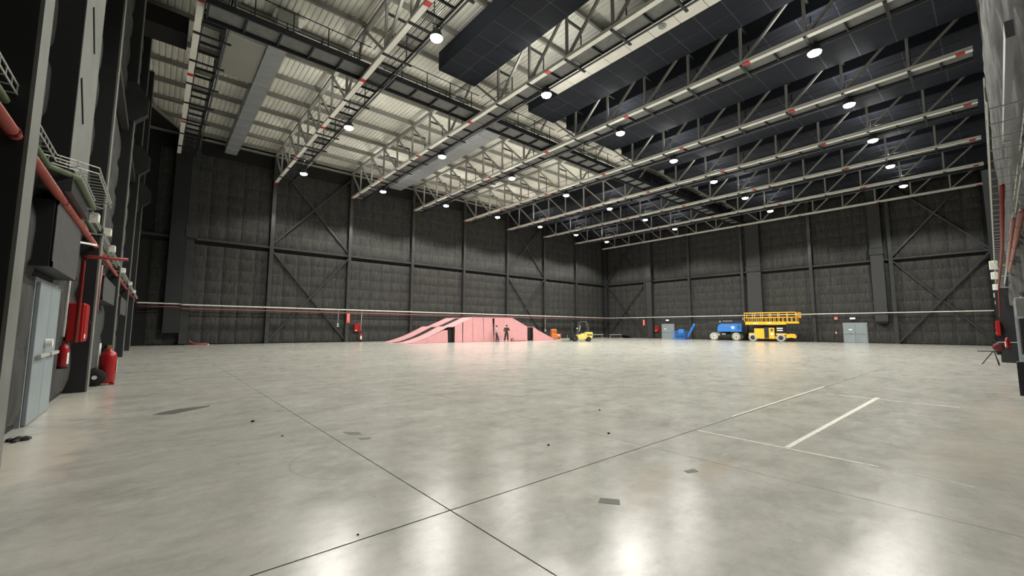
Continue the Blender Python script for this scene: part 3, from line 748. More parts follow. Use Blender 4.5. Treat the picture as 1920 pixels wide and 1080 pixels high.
MB().box(1.401, 1.43, -0.03, 0.035, -0.09, 0.11).build('end_plate', M_WHITE, t)

# vertical duct and dark vents on the left wall
t = empty('vertical_duct', (-1.25, 9.55, 3.4), 0, 'pale vertical duct rising on the left wall over the grey door', 'duct')
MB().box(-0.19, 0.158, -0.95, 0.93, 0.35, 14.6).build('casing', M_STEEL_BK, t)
MB().box(0.16, 0.17, -0.95, 0.93, 0.35, 14.6).build('lit_face_sheet', M_LIT_SIDE, t)  # lit side of the duct as paler colour; its black casing paints the shade
MB().prism([(-0.95, 0.34), (0.93, 0.34), (1.1, 0.0), (-1.0, 0.0)], -0.19, 0.22, 'x').build('skirt', M_STEEL_DK, t)
for z0, y0 in ((1.8, -0.8), (3.2, -0.4), (5.0, 0.0)):
    MB().bar((0.175, y0, z0), (0.175, y0 + 0.55, z0 - 0.5), 0.02, 0.05).build('cable', M_BLACK, t)
def vent(label, x1, y0, y1, z0, z1):
    t = empty('wall_vent', ((XA + x1) / 2, (y0 + y1) / 2, z0), 0, label, 'vent'); w, l, h = (x1 - XA) / 2, (y1 - y0) / 2, z1 - z0
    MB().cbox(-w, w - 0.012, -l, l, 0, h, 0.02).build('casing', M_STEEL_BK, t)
    MB().box(w - 0.011, w, -l, -l + 0.08, 0.0, h).box(w - 0.011, w, l - 0.08, l, 0.0, h).box(w - 0.011, w - 0.002, -l + 0.08, l - 0.08, 0.08, h - 0.08).box(w - 0.011, w, -l, l, h - 0.08, h).box(w - 0.011, w, -l, l, 0.0, 0.08).build('frame', mat('vent_lit_grey', (62, 62, 60), 0.7, noise=0.2), t)  # grey front paints the lit side of the box, black casing its shaded side
    return t
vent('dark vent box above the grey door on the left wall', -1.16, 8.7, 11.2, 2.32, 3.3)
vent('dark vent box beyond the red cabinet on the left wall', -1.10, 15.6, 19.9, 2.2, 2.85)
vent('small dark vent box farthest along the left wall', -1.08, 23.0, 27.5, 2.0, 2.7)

# ================================================================== FIRE GEAR
def hose_cabinet(loc, rz, label, w=0.75, h=0.8, dpt=0.25):
    t = empty('hose_cabinet', loc, rz, label, 'hose cabinet', 'red fire hose cabinets')
    MB().cbox(-w / 2, w / 2, 0, dpt, 0, h, 0.02).build('cabinet', M_RED, t)
    MB().box(-w / 2 + 0.05, w / 2 - 0.05, -0.012, -0.001, 0.05, h - 0.05).build('door', M_RED, t)
    MB().box(-w / 2 + 0.08, -w / 2 + 0.26, -0.018, -0.013, 0.06, 0.15).build('label_plate', M_WHITE, t)
    MB().box(w / 2 - 0.12, w / 2 - 0.08, -0.04, -0.013, h * 0.45, h * 0.55).build('latch', M_DARK, t)
    return t
def extinguisher(loc, rz, label, s=1.0):
    t = empty('fire_extinguisher', loc, rz, label, 'fire extinguisher', 'wall fire extinguishers')
    MB().lathe([(0.06 * s, 0.0), (0.085 * s, 0.02 * s), (0.085 * s, 0.42 * s), (0.06 * s, 0.49 * s), (0.028 * s, 0.51 * s), (0.028 * s, 0.54 * s)], 16).build('cylinder', M_RED, t, True)
    MB().lathe([(0.088 * s, 0.0), (0.088 * s, 0.045 * s)], 16).build('base_ring', M_BLACK, t, True)
    MB().bar((0, -0.02 * s, 0.56 * s), (0, -0.13 * s, 0.61 * s), 0.03 * s, 0.02 * s).bar((0, 0, 0.54 * s), (0, -0.10 * s, 0.555 * s), 0.03 * s, 0.015 * s).build('handle', M_BLACK, t)
    MB().path([(0.03 * s, 0, 0.55 * s), (0.12 * s, 0, 0.5 * s), (0.125 * s, 0, 0.3 * s), (0.11 * s, 0, 0.12 * s)], 0.012 * s, 6).build('hose', M_BLACK, t, True)
    b = MB()
    for k in range(6):
        a0 = -PI / 2 - 0.75 + k * 0.25; a1 = a0 + 0.25; r_ = 0.0875 * s
        b._add([(r_ * math.cos(a0), r_ * math.sin(a0), 0.10 * s), (r_ * math.cos(a1), r_ * math.sin(a1), 0.10 * s), (r_ * math.cos(a1), r_ * math.sin(a1), 0.34 * s), (r_ * math.cos(a0), r_ * math.sin(a0), 0.34 * s)], [(0, 1, 2, 3)])
    b.build('instruction_label', M_WHITE, t)
    return t
# local -y is the front; left wall front faces +x -> rz = 90 deg
hose_cabinet((-1.12, 12.83, 1.16), PI / 2, 'red fire hose cabinet on the close left wall')
extinguisher((-1.27, 11.6, 0.68), PI / 2, 'red fire extinguisher hung under the white conduit on the left wall', 0.88)
hose_cabinet((16.15, YB - 0.45, 1.08), 0, 'red hose cabinet on the far wall left of the pink ramp', 0.62, 0.78)
extinguisher((16.5, YB - 0.55, 0.12), 0, 'red extinguisher standing low on the far wall left of the ramp', 1.5)
hose_cabinet((XC - 0.45, 34.35, 1.05), -PI / 2, 'red hose cabinet on the end wall beside the grey door', 0.62, 0.78)
hose_cabinet((29.2, 0.10, 1.22), PI, 'red hose cabinet on the near wall at the right edge', 0.45, 0.66, 0.14)
extinguisher((24.0, -0.16, 0.78), PI, 'extinguisher with white label on the near wall at the right edge', 0.78)
extinguisher((XC - 0.3, 12.1, 0.9), -PI / 2, 'small extinguisher beside the double door near the right edge', 0.8)
run('white_conduit', 'thin pale conduit dropping to the far wall extinguisher', 'conduit', [(16.42, 43.3, 3.2), (16.42, 43.4, 1.1)], 0.03, M_GALV)
run('white_conduit', 'thin pale conduit with switch box right of the ramp', 'conduit', [(43.6, 43.3, 3.2), (43.6, 43.4, 1.3)], 0.03, M_GALV)
t = empty('switch_box', (43.6, 43.38, 1.0), 0, 'pale switch box below the conduit right of the ramp', 'switch box'); MB().cbox(-0.12, 0.12, -0.08, 0.02, 0, 0.32, 0.01).build('box', M_GALV, t); MB().bar((0, -0.1, 0.12), (0, -0.1, 0.22), 0.04).build('switch', M_DARK, t)
run('white_conduit', 'short pale conduit with switch box left of the first sign', 'conduit', [(14.05, 43.3, 3.2), (14.05, 43.4, 1.9)], 0.025, M_GALV)
t = empty('switch_box', (14.05, 43.38, 1.55), 0, 'small pale switch box left of the orange sign on the far wall', 'switch box'); MB().cbox(-0.08, 0.08, -0.06, 0.02, 0, 0.35, 0.01).build('box', M_GALV, t); MB().bar((0, -0.08, 0.12), (0, -0.08, 0.22), 0.03).build('switch', M_DARK, t)
def blade_sign(loc, rz, label):
    t = empty('fire_sign', loc, rz, label, 'sign', 'tall orange fire signs')
    MB().box(-0.20, 0.20, -0.02, 0.0, 0, 1.0).build('plate', M_RED, t)
    MB().box(-0.14, 0.14, -0.026, -0.021, 0.06, 0.96).build('pale_face', M_SIGN, t)
    MB().box(-0.06, 0.06, -0.03, -0.027, 0.12, 0.22).build('pictogram', M_RED, t)
    return t
blade_sign((15.15, YB - 0.50, 1.93), 0, 'tall orange sign on the far wall left of the ramp')
blade_sign((XC - 0.5, 36.5, 1.92), -PI / 2, 'tall orange sign at the corner end of the end wall')
t = empty('red_sign', (XC - 0.3, 12.05, 2.55), 0, 'small square red sign left of the double door near the right', 'sign'); MB().box(-0.02, 0.0, -0.17, 0.17, 0, 0.34).build('plate', mat('sign_red', (215, 96, 84), 0.5), t); MB().box(-0.026, -0.021, -0.07, 0.07, 0.1, 0.24).build('pictogram', M_WHITE, t)
for y, z, lb in ((10.55, 2.62, 'lit exit light above the double door near the right'), (32.6, 2.68, 'lit exit light above the double door by the blue basket')):
    t = empty('exit_light', (XC - 0.32, y, z), 0, lb, 'exit light'); MB().cbox(-0.06, 0.06, -0.24, 0.24, -0.02, 0.15, 0.02).build('housing', M_WHITE, t); MB().box(-0.075, -0.062, -0.22, 0.22, 0.0, 0.13).build('diffuser', M_EXIT, t)

# wheeled extinguisher by the left wall
t = empty('wheeled_extinguisher', (-0.80, 14.95, 0), -PI / 2, 'big red wheeled fire extinguisher parked by the left wall column', 'fire extinguisher')
MB().lathe([(0.11, 0.04), (0.16, 0.10), (0.165, 0.72), (0.13, 0.82), (0.05, 0.87), (0.05, 0.92)], 20, (0.02, -0.03, 0)).build('cylinder', M_RED, t, True)
whl = MB().lathe([(0.08, -0.03), (0.205, -0.035), (0.215, 0.0), (0.205, 0.035), (0.08, 0.03)], 20, (0, 0, 0), 'x')
for x in (-0.20, 0.23):
    w = whl.build('wheel', M_TYRE, t, True, (x, -0.24, 0.215)); MB().lathe([(0.05, -0.045), (0.05, 0.045)], 12, (0, 0, 0), 'x').build('hub', M_WHITE, w)
MB().tube((-0.22, -0.24, 0.215), (0.25, -0.24, 0.215), 0.02).path([(-0.14, -0.22, 0.2), (-0.14, -0.21, 1.05), (0.18, -0.21, 1.05), (0.18, -0.22, 0.2)], 0.018).build('frame', M_GALV, t, True)
MB().path([(0.02, -0.03, 0.92), (-0.1, -0.10, 1.0), (-0.2, -0.20, 0.8), (-0.2, -0.20, 0.45), (-0.12, -0.18, 0.35)], 0.022).build('hose', M_BLACK, t, True)
MB().bar((0.02, -0.03, 0.9), (0.02, -0.03, 1.0), 0.09, 0.07).build('valve', mat('brass', (190, 160, 90), 0.35, metal=0.7), t)
MB().box(-0.04, 0.08, 0.132, 0.139, 0.30, 0.62).build('instruction_label', M_WHITE, t)
MB().box(-0.05, 0.09, 0.02, 0.12, 0.0, 0.05).build('foot', M_RED, t)

# stand and dark red drum at the near wall
t = empty('folding_stand', (26.9, 0.22, 0), 0.3, 'thin black folding stand on the floor at the right edge', 'stand')
for a, b in (((-0.35, 0.0, 0), (-0.05, 0, 0.56)), ((0.4, -0.25, 0), (0.05, -0.02, 0.56)), ((0.3, 0.3, 0), (0.04, 0.02, 0.56))): MB().bar(a, b, 0.025).build('leg', M_BLACK, t)
MB().bar((-0.25, 0.55, 0.57), (0.15, -0.2, 0.57), 0.03, 0.03).build('crossbar', M_BLACK, t)
t = empty('hose_drum', (25.9, -0.02, 0.42), 0, 'dark maroon drum hung low on the near wall beside the stand', 'hose reel')
MB().lathe([(0.07, -0.14), (0.165, -0.14), (0.165, -0.11), (0.125, -0.10), (0.125, 0.10), (0.165, 0.11), (0.165, 0.14), (0.07, 0.14)], 20, (0, 0.10, 0.36), 'x').build('drum', mat('maroon', (84, 18, 28), 0.5), t, True)
MB().bar((0, -0.45, 0.56), (0, 0.10, 0.56), 0.04, 0.03).bar((0, 0.10, 0.42), (0, 0.10, 0.57), 0.03).build('bracket', M_GALV, t)
MB().lathe([(0.06, 0.06), (0.09, 0.19)], 12, (0, 0.10, 0.0), 'z').build('base_cup', M_BLACK, t)

# ================================================================== PINK RAMP (two lanes with a black centre strip)
PROF = [(18.05, 0.02), (18.7, 0.12), (19.4, 0.31), (20.3, 0.60), (21.2, 0.98), (22.0, 1.36), (22.55, 1.62), (23.2, 1.64)]
UPPER = [(23.2, 1.64), (25.58, 2.62)]
TOP = [(25.58, 2.62), (31.15, 2.66)]
DOWN = [(31.15, 2.66), (33.52, 1.66)]
RIGHT = [(34.48, 1.66), (35.4, 1.2), (36.3, 0.84), (37.3, 0.44), (38.5, 0.05)]
def deck(prof, ya, yb, th=0.07, drop=0.0):
    n = len(prof)
    poly = [(x, z - drop) for x, z in prof] + [(x, max(0.004, z - th - drop)) for x, z in reversed(prof)]
    return MB().prism(poly, ya, yb, 'y')
def lane(y0, y1, label, front):
    t = empty('ramp_lane', (28.3, (y0 + y1) / 2, 0), 0, label, 'ramp')
    o = Vector((28.3, (y0 + y1) / 2, 0)); A, Bq = y0 - o.y, y1 - o.y
    def sh(b): b.v = [(v[0] - o.x, v[1], v[2]) for v in b.v]; return b
    for p in (PROF, UPPER, TOP, DOWN, RIGHT): sh(deck(p, A, Bq)).build('deck_panel', M_PINK, t)
    def side(poly, yy, tilt=0.0, th=0.04):
        sh(MB().prism(poly, yy, yy + th, 'y')).build('side_panel', M_PINK_SIDE, t)
    yy = A + 0.012
    # front face in separate sheets with dark joints
    side([(18.4, 0.01), (20.28, 0.01), (20.28, 0.50), (19.4, 0.22), (18.7, 0.05)], yy)
    side([(20.30, 0.01), (22.62, 0.01), (22.56, 1.27), (22.0, 1.22), (21.2, 0.87), (20.30, 0.51)], yy)
    side([(23.42, 0.01), (24.36, 0.01), (24.33, 2.02), (23.42, 1.66)], yy)
    side([(24.44, 0.01), (25.66, 0.01), (25.64, 2.54), (25.58, 2.54), (24.44, 2.07)], yy)
    side([(25.70, 0.01), (27.12, 0.01), (26.98, 2.55), (25.68, 2.54)], yy)
    side([(27.15, 0.01), (28.50, 0.01), (28.28, 2.56), (27.06, 2.55)], yy)
    side([(28.55, 0.01), (29.92, 0.01), (29.92, 2.57), (28.58, 2.56)], yy)
    side([(29.935, 0.01), (33.52, 0.01), (33.52, 1.60), (31.15, 2.58), (29.935, 2.57)], yy)
    side([(34.48, 0.01), (38.3, 0.01), (37.3, 0.36), (36.3, 0.76), (35.4, 1.11), (34.48, 1.58)], yy)
    yb_ = Bq - 0.052
    side([(20.30, 0.01), (22.62, 0.01), (22.56, 1.27), (22.0, 1.22), (21.2, 0.87), (20.30, 0.51)], yb_)
    side([(23.42, 0.01), (33.52, 0.01), (33.52, 1.60), (31.15, 2.58), (25.58, 2.54), (23.42, 1.66)], yb_)
    # dark timber frame seen through the gaps
    for x in (22.75, 23.3, 33.6, 34.4):
        z = 1.56 if x < 30 else 1.55
        for q in (A + 0.1, Bq - 0.15): sh(MB().bar((x, q, 0.0), (x, q, z), 0.07)).build('post', M_BLACK, t)
    sh(MB().box(22.66, 23.40, A + 0.25, Bq - 0.25, 0.02, 1.54)).build('dark_infill', M_BLACK, t)
    sh(MB().box(33.56, 34.46, A + 0.25, Bq - 0.25, 0.02, 1.54)).build('dark_infill', M_BLACK, t)
    sh(MB().box(24.0, 31.3, A + 0.09, A + 0.14, 0.02, 1.9)).build('dark_infill', M_BLACK, t)
    return t
lane(36.3, 38.2, 'nearer pink ramp lane with tall panelled side behind the two people', True)
lane(39.6, 41.6, 'farther pink ramp lane behind the black centre strip', False)
t = empty('ramp_centre_strip', (28.3, 38.9, 0), 0, 'black strip running up between the two pink ramp lanes', 'ramp')
for p in (PROF, UPPER, TOP, DOWN, RIGHT):
    b = deck(p, -0.69, 0.69, 0.05, 0.10); b.v = [(v[0] - 28.3, v[1], max(v[2], 0.002 if v[2] < 0.02 else v[2])) for v in b.v]; b.build('black_sheet', M_BLACK, t)
t = empty('foam_block', (29.1, 36.0, 0), 0.1, 'pale mauve block on the floor between the two people', 'block')
MB().cbox(-0.28, 0.28, -0.2, 0.2, 0, 0.42, 0.03).build('block', mat('mauve_block', (205, 150, 165), 0.7), t); MB().bar((-0.1, -0.1, 0.421), (0.15, -0.1, 0.43), 0.04).build('grip', M_DARK, t)
t = empty('tool_trestle', (30.75, 35.85, 0), 0, 'small dark tool trestle at the foot of the pink ramp', 'trestle')
for a, b in (((-0.2, 0, 0), (-0.1, 0, 0.28)), ((0.0, 0, 0), (-0.1, 0, 0.28)), ((0.2, 0, 0), (0.15, 0, 0.28))): MB().bar(a, b, 0.05).build('leg', M_DKRED, t)
MB().bar((-0.25, 0, 0.30), (0.25, 0, 0.30), 0.06).bar((-0.1, 0.02, 0.04), (2.2, 0.15, 0.04), 0.06).build('beam', M_DKRED, t)

# ================================================================== PEOPLE
def skin_obj(name, verts, edges, rad, m, parent, sub=1):
    me = bpy.data.meshes.new(name); me.from_pydata(verts, edges, []); me.update()
    o = bpy.data.objects.new(name, me); COL.objects.link(o)
    sk = o.modifiers.new('Skin', 'SKIN'); sk.use_smooth_shade = True
    sv = me.skin_vertices[0].data
    for i, r_ in enumerate(rad): sv[i].radius = (r_, r_); sv[i].use_root = (i == 0)
    su = o.modifiers.new('Sub', 'SUBSURF'); su.levels = sub; su.render_levels = sub
    bpy.context.view_layer.update()
    dg = bpy.context.evaluated_depsgraph_get()
    nm = bpy.data.meshes.new_from_object(o.evaluated_get(dg)); o.modifiers.clear(); o.data = nm; nm.name = name
    nm.materials.clear(); nm.materials.append(m)
    for p in nm.polygons: p.use_smooth = True
    o.parent = parent
    return o
def person(label, loc, rz, s, arms, legs, headtilt, top_m, leg_m, baggy=1.0):
    t = empty('person', loc, rz, label, 'person')
    V = []; E = []; Rr = []
    def add(p, r_, to=None):
        V.append(tuple(c * s for c in p)); Rr.append(r_ * s)
        if to is not None: E.append((to, len(V) - 1))
        return len(V) - 1
    pel = add((0, 0, 0.96), 0.125)
    sp = add((0, -0.01, 1.15), 0.115, pel); ch = add((0, 0, 1.36), 0.13, sp); nb = add((0, -0.005, 1.49), 0.06, ch)
    nk = add((0, 0.01 + headtilt * 0.3, 1.56), 0.05, nb); hd = add((0, 0.025 + headtilt * 0.8, 1.655), 0.088, nk); add((0, 0.02 + headtilt, 1.735), 0.07, hd)
    add((0, 0.125 + headtilt * 0.9, 1.64), 0.016, hd)          # nose
    seg = {}
    for sgn, key in ((-1, 'l'), (1, 'r')):
        el, wr_, hand_dir = arms[key]
        shp = (sgn * 0.19, 0, 1.43)
        sh_ = add(shp, 0.062, ch); e_ = add(el, 0.045, sh_); w_ = add(wr_, 0.03, e_)
        hd_ = Vector(hand_dir).normalized(); w0 = Vector(wr_)
        pm_ = add(tuple(w0 + hd_ * 0.07), 0.034, w_)
        side = hd_.cross(Vector((sgn, 0, 0.3))).normalized()
        for i, (off, ln) in enumerate(((-0.03, 0.075), (-0.01, 0.09), (0.01, 0.085), (0.03, 0.065))):
            b0 = w0 + hd_ * 0.11 + side * off
            k1 = add(tuple(b0), 0.010, pm_); k2 = add(tuple(b0 + hd_ * ln * 0.5 + Vector((0, 0.01, -0.005))), 0.009, k1); add(tuple(b0 + hd_ * ln * 0.85 + Vector((0, 0.025, -0.02))), 0.008, k2)
        th = add(tuple(w0 + hd_ * 0.05 + side * -0.045), 0.011, pm_); add(tuple(w0 + hd_ * 0.10 + side * -0.062), 0.009, th)
        kn, an, toe = legs[key]
        hp = add((sgn * 0.09, 0, 0.90), 0.088, pel); k_ = add(kn, 0.058, hp); a_ = add(an, 0.04, k_); add(toe, 0.032, a_)
        seg[key] = (shp, el, wr_, (sgn * 0.09, 0, 0.90), kn, an, toe)
    skin_obj('body', V, E, Rr, M_SKIN, t)
    S = lambda p: tuple(c * s for c in p)
    # sweater / jacket
    v = [(0, 0, 0.91), (0, 0, 1.0), (0, -0.01, 1.14), (0, 0, 1.36), (0, -0.005, 1.50)]; e = [(0, 1), (1, 2), (2, 3), (3, 4)]; rd = [0.172, 0.170, 0.156, 0.16, 0.078]
    for key in 'lr':
        a, b, c = seg[key][:3]; n = len(v); v += [a, b, c]; e += [(3, n), (n, n + 1), (n + 1, n + 2)]; rd += [0.078, 0.064, 0.046]
    skin_obj('sweater', [S(p) for p in v], e, [r_ * s for r_ in rd], top_m, t)
    v = [(0, 0, 1.12), (0, 0, 0.94)]; e = [(0, 1)]; rd = [0.11, 0.13]
    for key in 'lr':
        h_, kn, an = seg[key][3:6]; n = len(v); v += [h_, kn, (an[0], an[1], an[2] + 0.03)]; e += [(1, n), (n, n + 1), (n + 1, n + 2)]; rd += [0.108 * baggy, 0.085 * baggy, 0.074 * baggy]
    skin_obj('trousers', [S(p) for p in v], e, [r_ * s for r_ in rd], leg_m, t)
    for key in 'lr':
        an, toe = seg[key][5:7]
        skin_obj('shoe', [S((an[0], an[1] - 0.04, 0.045)), S((an[0], an[1] + 0.05, 0.05)), S((toe[0], toe[1], 0.042))], [(0, 1), (1, 2)], [0.045 * s, 0.052 * s, 0.042 * s], M_SHOE, t)
    hz = 1.685 * s; hy = (0.005 + headtilt * 0.85) * s
    b = MB()
    for i in range(5):
        pass
    b.lathe([(0.098 * s, -0.045 * s), (0.104 * s, 0.0), (0.092 * s, 0.055 * s), (0.055 * s, 0.095 * s), (0.01, 0.105 * s)], 14, (0, hy - 0.012 * s, hz)).build('hair', M_HAIR, t, True)
    for sx in (-1, 1):
        MB().lathe([(0.001, -0.008), (0.008, -0.004), (0.008, 0.004), (0.001, 0.008)], 8, (sx * 0.032 * s, hy + 0.103 * s, 1.66 * s)).build('eye', M_WHITE, t)
        MB().lathe([(0.004, -0.03 * s), (0.02 * s, -0.01 * s), (0.02 * s, 0.015 * s), (0.004, 0.03 * s)], 8, (sx * 0.088 * s, hy + 0.01, 1.645 * s)).build('ear', M_SKIN, t, True)
    MB().bar((-0.02 * s, hy + 0.103 * s, 1.605 * s), (0.02 * s, hy + 0.103 * s, 1.605 * s), 0.012, 0.008).build('mouth', M_DKRED, t)
    return t
legs_a = {'l': ((-0.10, 0.03, 0.49), (-0.10, -0.02, 0.085), (-0.11, 0.12, 0.04)), 'r': ((0.11, 0.16, 0.50), (0.11, 0.22, 0.085), (0.12, 0.36, 0.04))}
arms_a = {'l': ((-0.24, 0.02, 1.17), (-0.19, 0.20, 1.02), (0.2, 0.9, 0.1)), 'r': ((0.24, 0.0, 1.16), (0.20, 0.18, 1.00), (-0.2, 0.9, -0.1))}
person('person in a light grey sweater standing sideways at the pink panels', (28.42, 35.75, 0), -0.75 - PI / 2 + 0.15, 1.0, arms_a, legs_a, 0.03, M_SWEATER, M_TROUSER)
legs_b = {'l': ((-0.15, 0.02, 0.49), (-0.21, -0.02, 0.085), (-0.26, 0.11, 0.04)), 'r': ((0.12, 0.02, 0.49), (0.13, -0.03, 0.085), (0.16, 0.11, 0.04))}
arms_b = {'l': ((-0.285, 0.0, 1.17), (-0.17, 0.22, 1.06), (0.6, 0.7, 0.1)), 'r': ((0.31, 0.05, 1.20), (0.17, 0.28, 1.26), (-0.6, 0.6, 0.3))}
person('person in black standing with bent arms facing the pink ramp', (29.15, 34.9, 0), -0.68, 1.03, arms_b, legs_b, 0.0, M_BLACKWEAR, M_BLACKWEAR, 1.2)

# ================================================================== FORKLIFT
def wheel(parent, c, r, w, axis, mt=M_TYRE, mh=M_HUB, hubr=0.55):
    o = MB().lathe([(r * hubr, -w / 2), (r * 0.94, -w / 2), (r, -w * 0.35), (r, w * 0.35), (r * 0.94, w / 2), (r * hubr, w / 2), (r * hubr, -w / 2)], 22, (0, 0, 0), axis, False).build('wheel', mt, parent, True, c)
    MB().lathe([(r * 0.12, -w * 0.46), (r * hubr * 0.6, -w * 0.40), (r * hubr, -w * 0.30), (r * hubr, w * 0.30), (r * hubr * 0.6, w * 0.40), (r * 0.12, w * 0.46)], 18, (0, 0, 0), axis).build('hub', mh, o)
    MB().lathe([(r * 0.10, -w * 0.52), (r * 0.16, -w * 0.5), (r * 0.16, w * 0.5), (r * 0.10, w * 0.52)], 12, (0, 0, 0), axis).build('axle_cap', M_DARK, o)
    return o
fk = empty('forklift', (37.25, 31.5, 0), PI - 0.70, 'yellow and black forklift parked right of the pink ramp', 'forklift')
# local +x = forks forward; camera sees the side at local +y
MB().prism([(-1.25, 0.30), (0.75, 0.22), (0.80, 0.42), (0.42, 0.50), (0.30, 0.78), (-0.1, 0.86), (-0.35, 0.98), (-1.25, 0.98)], -0.48, 0.48, 'y').build('chassis', M_YELLOW, fk)
MB().prism([(-1.50, 0.62), (-1.42, 0.42), (-1.25, 0.38), (-0.9, 0.62), (-0.85, 0.95), (-0.55, 1.02), (-0.55, 1.12), (-1.42, 1.12), (-1.50, 1.05)], -0.52, 0.52, 'y').build('counterweight', M_YELLOW, fk)
MB().box(-1.46, -0.85, -0.525, 0.525, 0.72, 0.86).build('rear_vent', M_DARK, fk)
MB().cbox(-0.75, -0.25, -0.28, 0.28, 1.0, 1.14, 0.03).prism([(-0.8, 1.1), (-0.68, 1.1), (-0.78, 1.62), (-0.88, 1.62)], -0.25, 0.25, 'y').build('seat', M_BLACK, fk)
g = MB()
for y in (-0.46, 0.46):
    g.bar((0.30, y, 0.75), (0.02, y, 2.36), 0.07).bar((-1.0, y, 1.1), (-0.95, y, 2.1), 0.07).bar((-0.95, y, 1.9), (-0.80, y, 2.36), 0.07).bar((0.04, y, 2.36), (-0.82, y, 2.36), 0.08)
g.build('overhead_guard', mat('guard_grey', (88, 88, 88), 0.4), fk)
rb_ = MB().bar((0, -0.46, 2.36), (0, 0.46, 2.36), 0.04, 0.06).mesh('roof_bar', M_STEEL_BK)
for i in range(7): put('roof_bar', rb_, fk, (0.02 - i * 0.135, 0, 0))
for y in (-0.34, 0.34): MB().box(0.86, 0.98, y - 0.05, y + 0.05, 0.10, 2.34).build('mast_rail', M_STEEL_BK, fk)
for z in (0.5, 1.3, 2.28): MB().bar((0.92, -0.3, z), (0.92, 0.3, z), 0.07).build('mast_crossbar', M_STEEL_BK, fk)
for y in (-0.12, 0.12): MB().tube((0.90, y, 0.2), (0.90, y, 2.15), 0.04, 8).build('lift_cylinder', M_DARK, fk, True)
cg = MB().bar((1.06, -0.5, 0.55), (1.06, 0.5, 0.55), 0.06, 0.1).bar((1.06, -0.5, 0.2), (1.06, 0.5, 0.2), 0.06, 0.1)
for i in range(6): cg.bar((1.06, -0.48 + i * 0.19, 0.2), (1.06, -0.48 + i * 0.19, 1.15), 0.04)
cg.bar((1.06, -0.5, 1.15), (1.06, 0.5, 1.15), 0.05).build('load_backrest', M_STEEL_BK, fk)
for y in (-0.28, 0.28): MB().prism([(1.09, 0.75), (1.14, 0.75), (1.14, 0.09), (2.15, 0.07), (2.2, 0.045), (1.09, 0.04)], y - 0.06, y + 0.06, 'y').build('fork', M_STEEL_BK, fk)
for y in (-0.45, 0.45): wheel(fk, (0.62, y, 0.36), 0.36, 0.26, 'y', M_TYRE, M_DARK)
for y in (-0.42, 0.42): wheel(fk, (-1.02, y, 0.29), 0.29, 0.22, 'y', M_TYRE, M_DARK)
MB().tube((0.18, 0, 0.9), (-0.02, 0, 1.25), 0.03).build('steering_column', M_DARK, fk)
MB().lathe([(0.17, -0.012), (0.19, 0), (0.17, 0.012), (0.155, 0)], 18, (-0.04, 0, 1.27)).build('steering_wheel', M_BLACK, fk)
for y in (-0.42, 0.42): MB().lathe([(0.04, -0.05), (0.07, 0.0), (0.06, 0.03)], 12, (0.30, y, 1.55), 'x').build('headlight', M_WHITE, fk)
MB().box(-0.35, -0.15, 0.482, 0.487, 0.66, 0.78).build('label_plate', M_WHITE, fk)
MB().bar((0.12, 0.50, 1.2), (-0.02, 0.50, 1.9), 0.05, 0.10).build('grab_handle', M_GALV, fk)
fk.scale = (0.95, 0.95, 0.95)

# ================================================================== SCISSOR LIFT (amber); local +x runs towards picture right
sl = empty('scissor_lift', (56.2, 18.05, 0), -PI / 2 + 0.22, 'amber yellow scissor lift with long railed platform by the end wall', 'scissor lift')
MB().cbox(-1.75, 1.05, -0.75, 0.75, 0.32, 0.62, 0.03).build('chassis', M_AMBER, sl)
MB().cbox(-1.45, -0.42, -0.95, -0.30, 0.35, 1.55, 0.03).build('engine_cabinet', M_AMBER, sl)
MB().box(-0.40, 0.02, -0.93, -0.30, 0.42, 1.70).build('step_recess', M_DARK, sl)
for z in (0.6, 0.9, 1.2, 1.5): MB().bar((-0.36, -0.95, z), (-0.02, -0.95, z), 0.04).build('step', M_STEEL_BK, sl)
MB().cbox(0.04, 0.62, -0.95, -0.30, 0.35, 1.62, 0.03).build('control_cabinet', M_AMBER, sl)
MB().lathe([(0.02, -0.015), (0.15, -0.015), (0.15, 0.0)], 16, (0.33, -0.955, 1.38), 'y').build('gauge', M_DARK, sl); MB().lathe([(0.02, -0.02), (0.07, -0.02)], 12, (0.26, -0.965, 1.38), 'y').build('gauge_light', M_WHITE, sl)
MB().box(0.18, 0.52, -0.958, -0.951, 0.78, 1.02).build('label_plate', M_WHITE, sl)
MB().cbox(0.75, 1.75, -0.85, -0.2, 0.95, 1.85, 0.03).build('battery_box', M_BLACK, sl)
for z in (1.25, 1.50): MB().box(0.85, 1.45, -0.858, -0.851, z, z + 0.13).build('warning_plate', M_WHITE, sl)
MB().prism([(1.75, 0.42), (2.2, 0.50), (2.65, 0.42), (2.75, 0.62), (2.6, 0.92), (2.2, 0.95), (1.75, 0.9)], -0.85, -0.45, 'y').build('outrigger', M_AMBER, sl)
MB().cbox(-2.05, -1.20, -0.90, -0.45, 0.72, 1.0, 0.03).cbox(0.75, 1.75, -0.92, -0.45, 0.80, 0.98, 0.03).build('mudguard', M_AMBER, sl)
for x in (-1.62, 1.22):
    for y in (-0.82, 0.82): wheel(sl, (x, y, 0.46), 0.46, 0.32, 'y', M_TYRE_GR, M_DARK, 0.56)
for i in range(3):
    z0 = 1.02 + i * 0.30
    for y in (-0.25, 0.45):
        MB().bar((-1.7, y, z0), (1.7, y, z0 + 0.28), 0.09, 0.14).bar((1.7, y + 0.1, z0), (-1.7, y + 0.1, z0 + 0.28), 0.09, 0.14).build('scissor_arm', M_STEEL_BK, sl)
MB().cbox(-2.35, 1.80, -1.0, 1.0, 2.0, 2.35, 0.02).build('platform', M_AMBER, sl)
MB().cbox(1.81, 3.05, -0.93, 0.93, 2.13, 2.35, 0.02).build('platform_extension', M_AMBER, sl)
